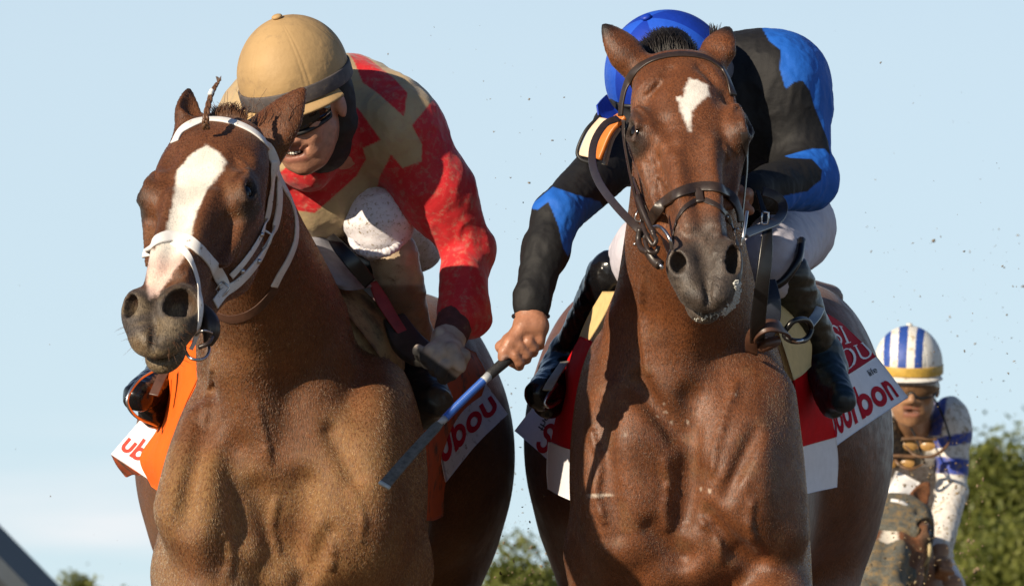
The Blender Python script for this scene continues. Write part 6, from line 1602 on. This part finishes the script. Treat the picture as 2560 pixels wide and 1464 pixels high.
def tree(px, d, py_top, rx, hz, label, mat, seed, nclump, nleaf, leaf, ry=None, gap=.5):
    """trunk with limbs, crown of leaf sprays scattered in clumps through its volume"""
    rnd = np.random.RandomState(seed)
    top = P(px, py_top, d); base = V(top[0], top[1], 0)
    ry = ry or rx
    cz = top[2] - hz
    r = root('tree', base, label, 'tree', 'trees beyond the track')
    b = Bag(); tw = .05 + .022 * top[2]
    b.put(tube([base, base + V(.1, 0, top[2] * .35), V(top[0], top[1], cz), V(top[0] + .1, top[1], top[2] - .25)], [tw, tw * .75, tw * .45, .02], 10, ns=14))
    cl = []
    for i in range(nclump):
        u = rnd.normal(size=3); u /= np.linalg.norm(u); rad = rnd.rand() ** .45
        lump = 1 + .12 * math.sin(3.1 * math.atan2(u[1], u[0]) + seed) + .12 * math.sin(7 * u[2] + seed)
        c = V(top[0], top[1], cz) + u * V(rx, ry, hz) * rad * lump * .92
        if c[2] < .5: continue
        cl.append(c)
        if i % 4 == 0: b.put(tube([V(top[0], top[1], max(.6, cz - hz * .5) ), (V(top[0], top[1], cz) + c) / 2 + rnd.normal(size=3) * .1, c], [tw * .35, tw * .18, .008], 5, ns=8))
    b.build('trunk', M_bark, r)
    cl = np.array(cl); n = len(cl)
    cc = np.repeat(cl, nleaf, 0); sc = np.repeat(rnd.uniform(.16, .42, n) * (rx ** .5), nleaf)[:, None]
    pos = cc + rnd.normal(size=cc.shape) * sc * V(1, 1, .7) * .75
    m = len(pos); a = rnd.normal(size=(m, 3)); a /= np.linalg.norm(a, axis=1, keepdims=True); t = rnd.normal(size=(m, 3)); t = np.cross(a, t); t /= np.linalg.norm(t, axis=1, keepdims=True)
    sz = (leaf * rnd.uniform(.6, 1.35, m))[:, None]
    v = np.stack([pos - a * sz, pos + t * sz * .55, pos + a * sz, pos - t * sz * .55], 1).reshape(-1, 3)
    mesh_np('crown', v, np.arange(m * 4).reshape(m, 4), mat, r, False)
    return r
tree(2800, 112, 985, 2.6, 3.0, 'tall broad green tree at the right edge of the frame', M_leafA, 11, 520, 100, .065)
tree(2476, 104, 1068, .60, 1.3, 'slender green tree rising behind the rear jockey', M_leafB, 18, 190, 100, .055)
tree(2560, 96, 1300, 1.1, 1.3, 'yellow green bushy tree in front of the tall one on the right', M_leafB, 12, 190, 110, .055)
tree(2425, 100, 1372, .6, 1.1, 'small rounded bush tree low behind the rear jockey', M_leafB, 17, 110, 100, .05)
tree(1290, 120, 1352, .62, 1.5, 'narrow yellow green tree seen between the two leading horses', M_leafB, 13, 170, 100, .06)
tree(1392, 135, 1405, .55, 1.3, 'darker small tree behind the hind leg of the bay', M_leafA, 14, 120, 100, .06)
tree(200, 130, 1424, .36, 1.0, 'lone small treetop beside the dark roof', M_leafB, 15, 70, 90, .05)
tree(322, 150, 1448, .30, .9, 'tiny treetop just left of the chestnut horse', M_leafA, 16, 50, 80, .05)

# house whose dark gable roof rises at the lower left
def house():
    d = 62.0
    a = P(0, 1312, d + 9); b_ = P(152, 1466, d + 9)
    slope = (a[2] - b_[2]) / (b_[0] - a[0])
    ridge = V(a[0] - 2.6, d + .0, a[2] + 2.6 * slope); eave_z = 1.9
    half = (ridge[2] - eave_z) / slope
    r = root('house', V(ridge[0], d + 4, 0), 'house with a steep dark slate roof at the lower left corner', 'house')
    y0, y1 = d - .3, d + 9
    def box(name, lo, hi, mat, parent):
        x0, ya, z0 = lo; x1, yb, z1 = hi
        v = [(x0, ya, z0), (x1, ya, z0), (x1, yb, z0), (x0, yb, z0), (x0, ya, z1), (x1, ya, z1), (x1, yb, z1), (x0, yb, z1)]
        return mesh_np(name, v, [[0, 3, 2, 1], [4, 5, 6, 7], [0, 1, 5, 4], [1, 2, 6, 5], [2, 3, 7, 6], [3, 0, 4, 7]], mat, parent, False)
    M_slate = simple_mat('dark_slate', (.042, .055, .072), rough=.8, var=.12, scale=3, bump=.3, bscale=10, bdist=.02)
    M_wall = simple_mat('grey_wall', (.30, .30, .29), rough=.9, var=.06, scale=3)
    box('wall', (ridge[0] - half + .4, y0 + .5, 0), (ridge[0] + half - .4, y1 - .4, eave_z), M_wall, r)
    # boarded gable face in slate darkened to cancel the sunlight on it, standing flush under the verge
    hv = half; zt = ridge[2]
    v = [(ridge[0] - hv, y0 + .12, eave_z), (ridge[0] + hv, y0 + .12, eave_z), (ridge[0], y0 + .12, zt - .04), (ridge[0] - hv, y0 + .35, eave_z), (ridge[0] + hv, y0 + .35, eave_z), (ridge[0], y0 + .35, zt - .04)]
    mesh_np('gable', v, [[0, 1, 2], [5, 4, 3], [0, 3, 4, 1], [1, 4, 5, 2], [2, 5, 3, 0]], simple_mat('darkened_gable_slate', (.026, .034, .045), rough=.85, var=.12, scale=3), r, False)
    for sg in (-1, 1):
        n = V(sg * slope, 0, 1); n = n / np.linalg.norm(n) * .12
        c = [V(ridge[0], y0, zt), V(ridge[0] + sg * (hv + .25), y0, eave_z - .25 * slope), V(ridge[0] + sg * (hv + .25), y1, eave_z - .25 * slope), V(ridge[0], y1, zt)]
        vv = [p - n * .999 for p in c] + c
        mesh_np('roof', np.array(vv), [[0, 1, 2, 3], [7, 6, 5, 4], [0, 4, 5, 1], [1, 5, 6, 2], [2, 6, 7, 3], [3, 7, 4, 0]], M_slate, r, False)
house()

g = mesh_np('ground', [(-1500, -200, 0), (1500, -200, 0), (1500, 4000, 0), (-1500, 4000, 0)], [[0, 1, 2, 3]], simple_mat('grass_field', (.055, .075, .025), rough=.95, var=.3, scale=3, bump=0))
thing(g, None, None, kind='structure')
tr_ = mesh_np('race_track', [(-60, -20, .004), (60, -20, .004), (60, 48, .004), (-60, 48, .004)], [[0, 1, 2, 3]], simple_mat('track_dirt', (.13, .092, .058), rough=.95, var=.3, scale=6, bump=.6, bscale=20, bdist=.03))
thing(tr_, None, None, kind='structure')

def clods():
    rnd = np.random.RandomState(21)
    ico_t = (1 + 5 ** .5) / 2
    iv = np.array([(-1, ico_t, 0), (1, ico_t, 0), (-1, -ico_t, 0), (1, -ico_t, 0), (0, -1, ico_t), (0, 1, ico_t), (0, -1, -ico_t), (0, 1, -ico_t), (ico_t, 0, -1), (ico_t, 0, 1), (-ico_t, 0, -1), (-ico_t, 0, 1)]) / 1.9
    it = [(0, 11, 5), (0, 5, 1), (0, 1, 7), (0, 7, 10), (0, 10, 11), (1, 5, 9), (5, 11, 4), (11, 10, 2), (10, 7, 6), (7, 1, 8), (3, 9, 4), (3, 4, 2), (3, 2, 6), (3, 6, 8), (3, 8, 9), (4, 9, 5), (2, 4, 11), (6, 2, 10), (8, 6, 7), (9, 8, 1)]
    sets = [(70, (1400, 2540), (60, 900), (15.5, 22), (.7, 2.2)), (260, (2150, 2560), (560, 1464), (17, 23.6), (.6, 2.6)), (380, (2120, 2460), (1150, 1464), (20, 23.6), (.6, 3.6)),
            (90, (1225, 1420), (940, 1320), (15.5, 20), (.6, 2.0)), (230, (1225, 1400), (1300, 1464), (16, 22), (.6, 2.6)), (25, (20, 560), (600, 1440), (15, 20), (.8, 2.0)), (40, (1200, 1420), (150, 900), (14.5, 18), (.7, 2.2)), (30, (900, 1300), (60, 700), (15, 20), (.7, 1.6))]
    vs_, fs = [], []; n = 0
    for cnt, xr, yr, dr, sr in sets:
        for i in range(cnt):
            d = rnd.uniform(*dr); c = P(rnd.uniform(*xr), rnd.uniform(*yr), d); sz = RR(sr[0] + (sr[1] - sr[0]) * rnd.rand() ** 2.5, d)
            q = iv * sz * (1 + .45 * rnd.normal(size=(12, 1))) * rnd.uniform(.5, 1.6, 3)
            vs_.append(q + c); fs += [[a + n, b + n, e + n] for a, b, e in it]; n += 12
    o = mesh_np('flying_dirt', np.concatenate(vs_), np.array(fs), simple_mat('dirt_clods', (.17, .125, .07), rough=.95, var=.5, scale=3), None, False)
    thing(o, 'clods of track dirt thrown up in the air behind the leading horses', 'dirt', None, 'stuff')
clods()
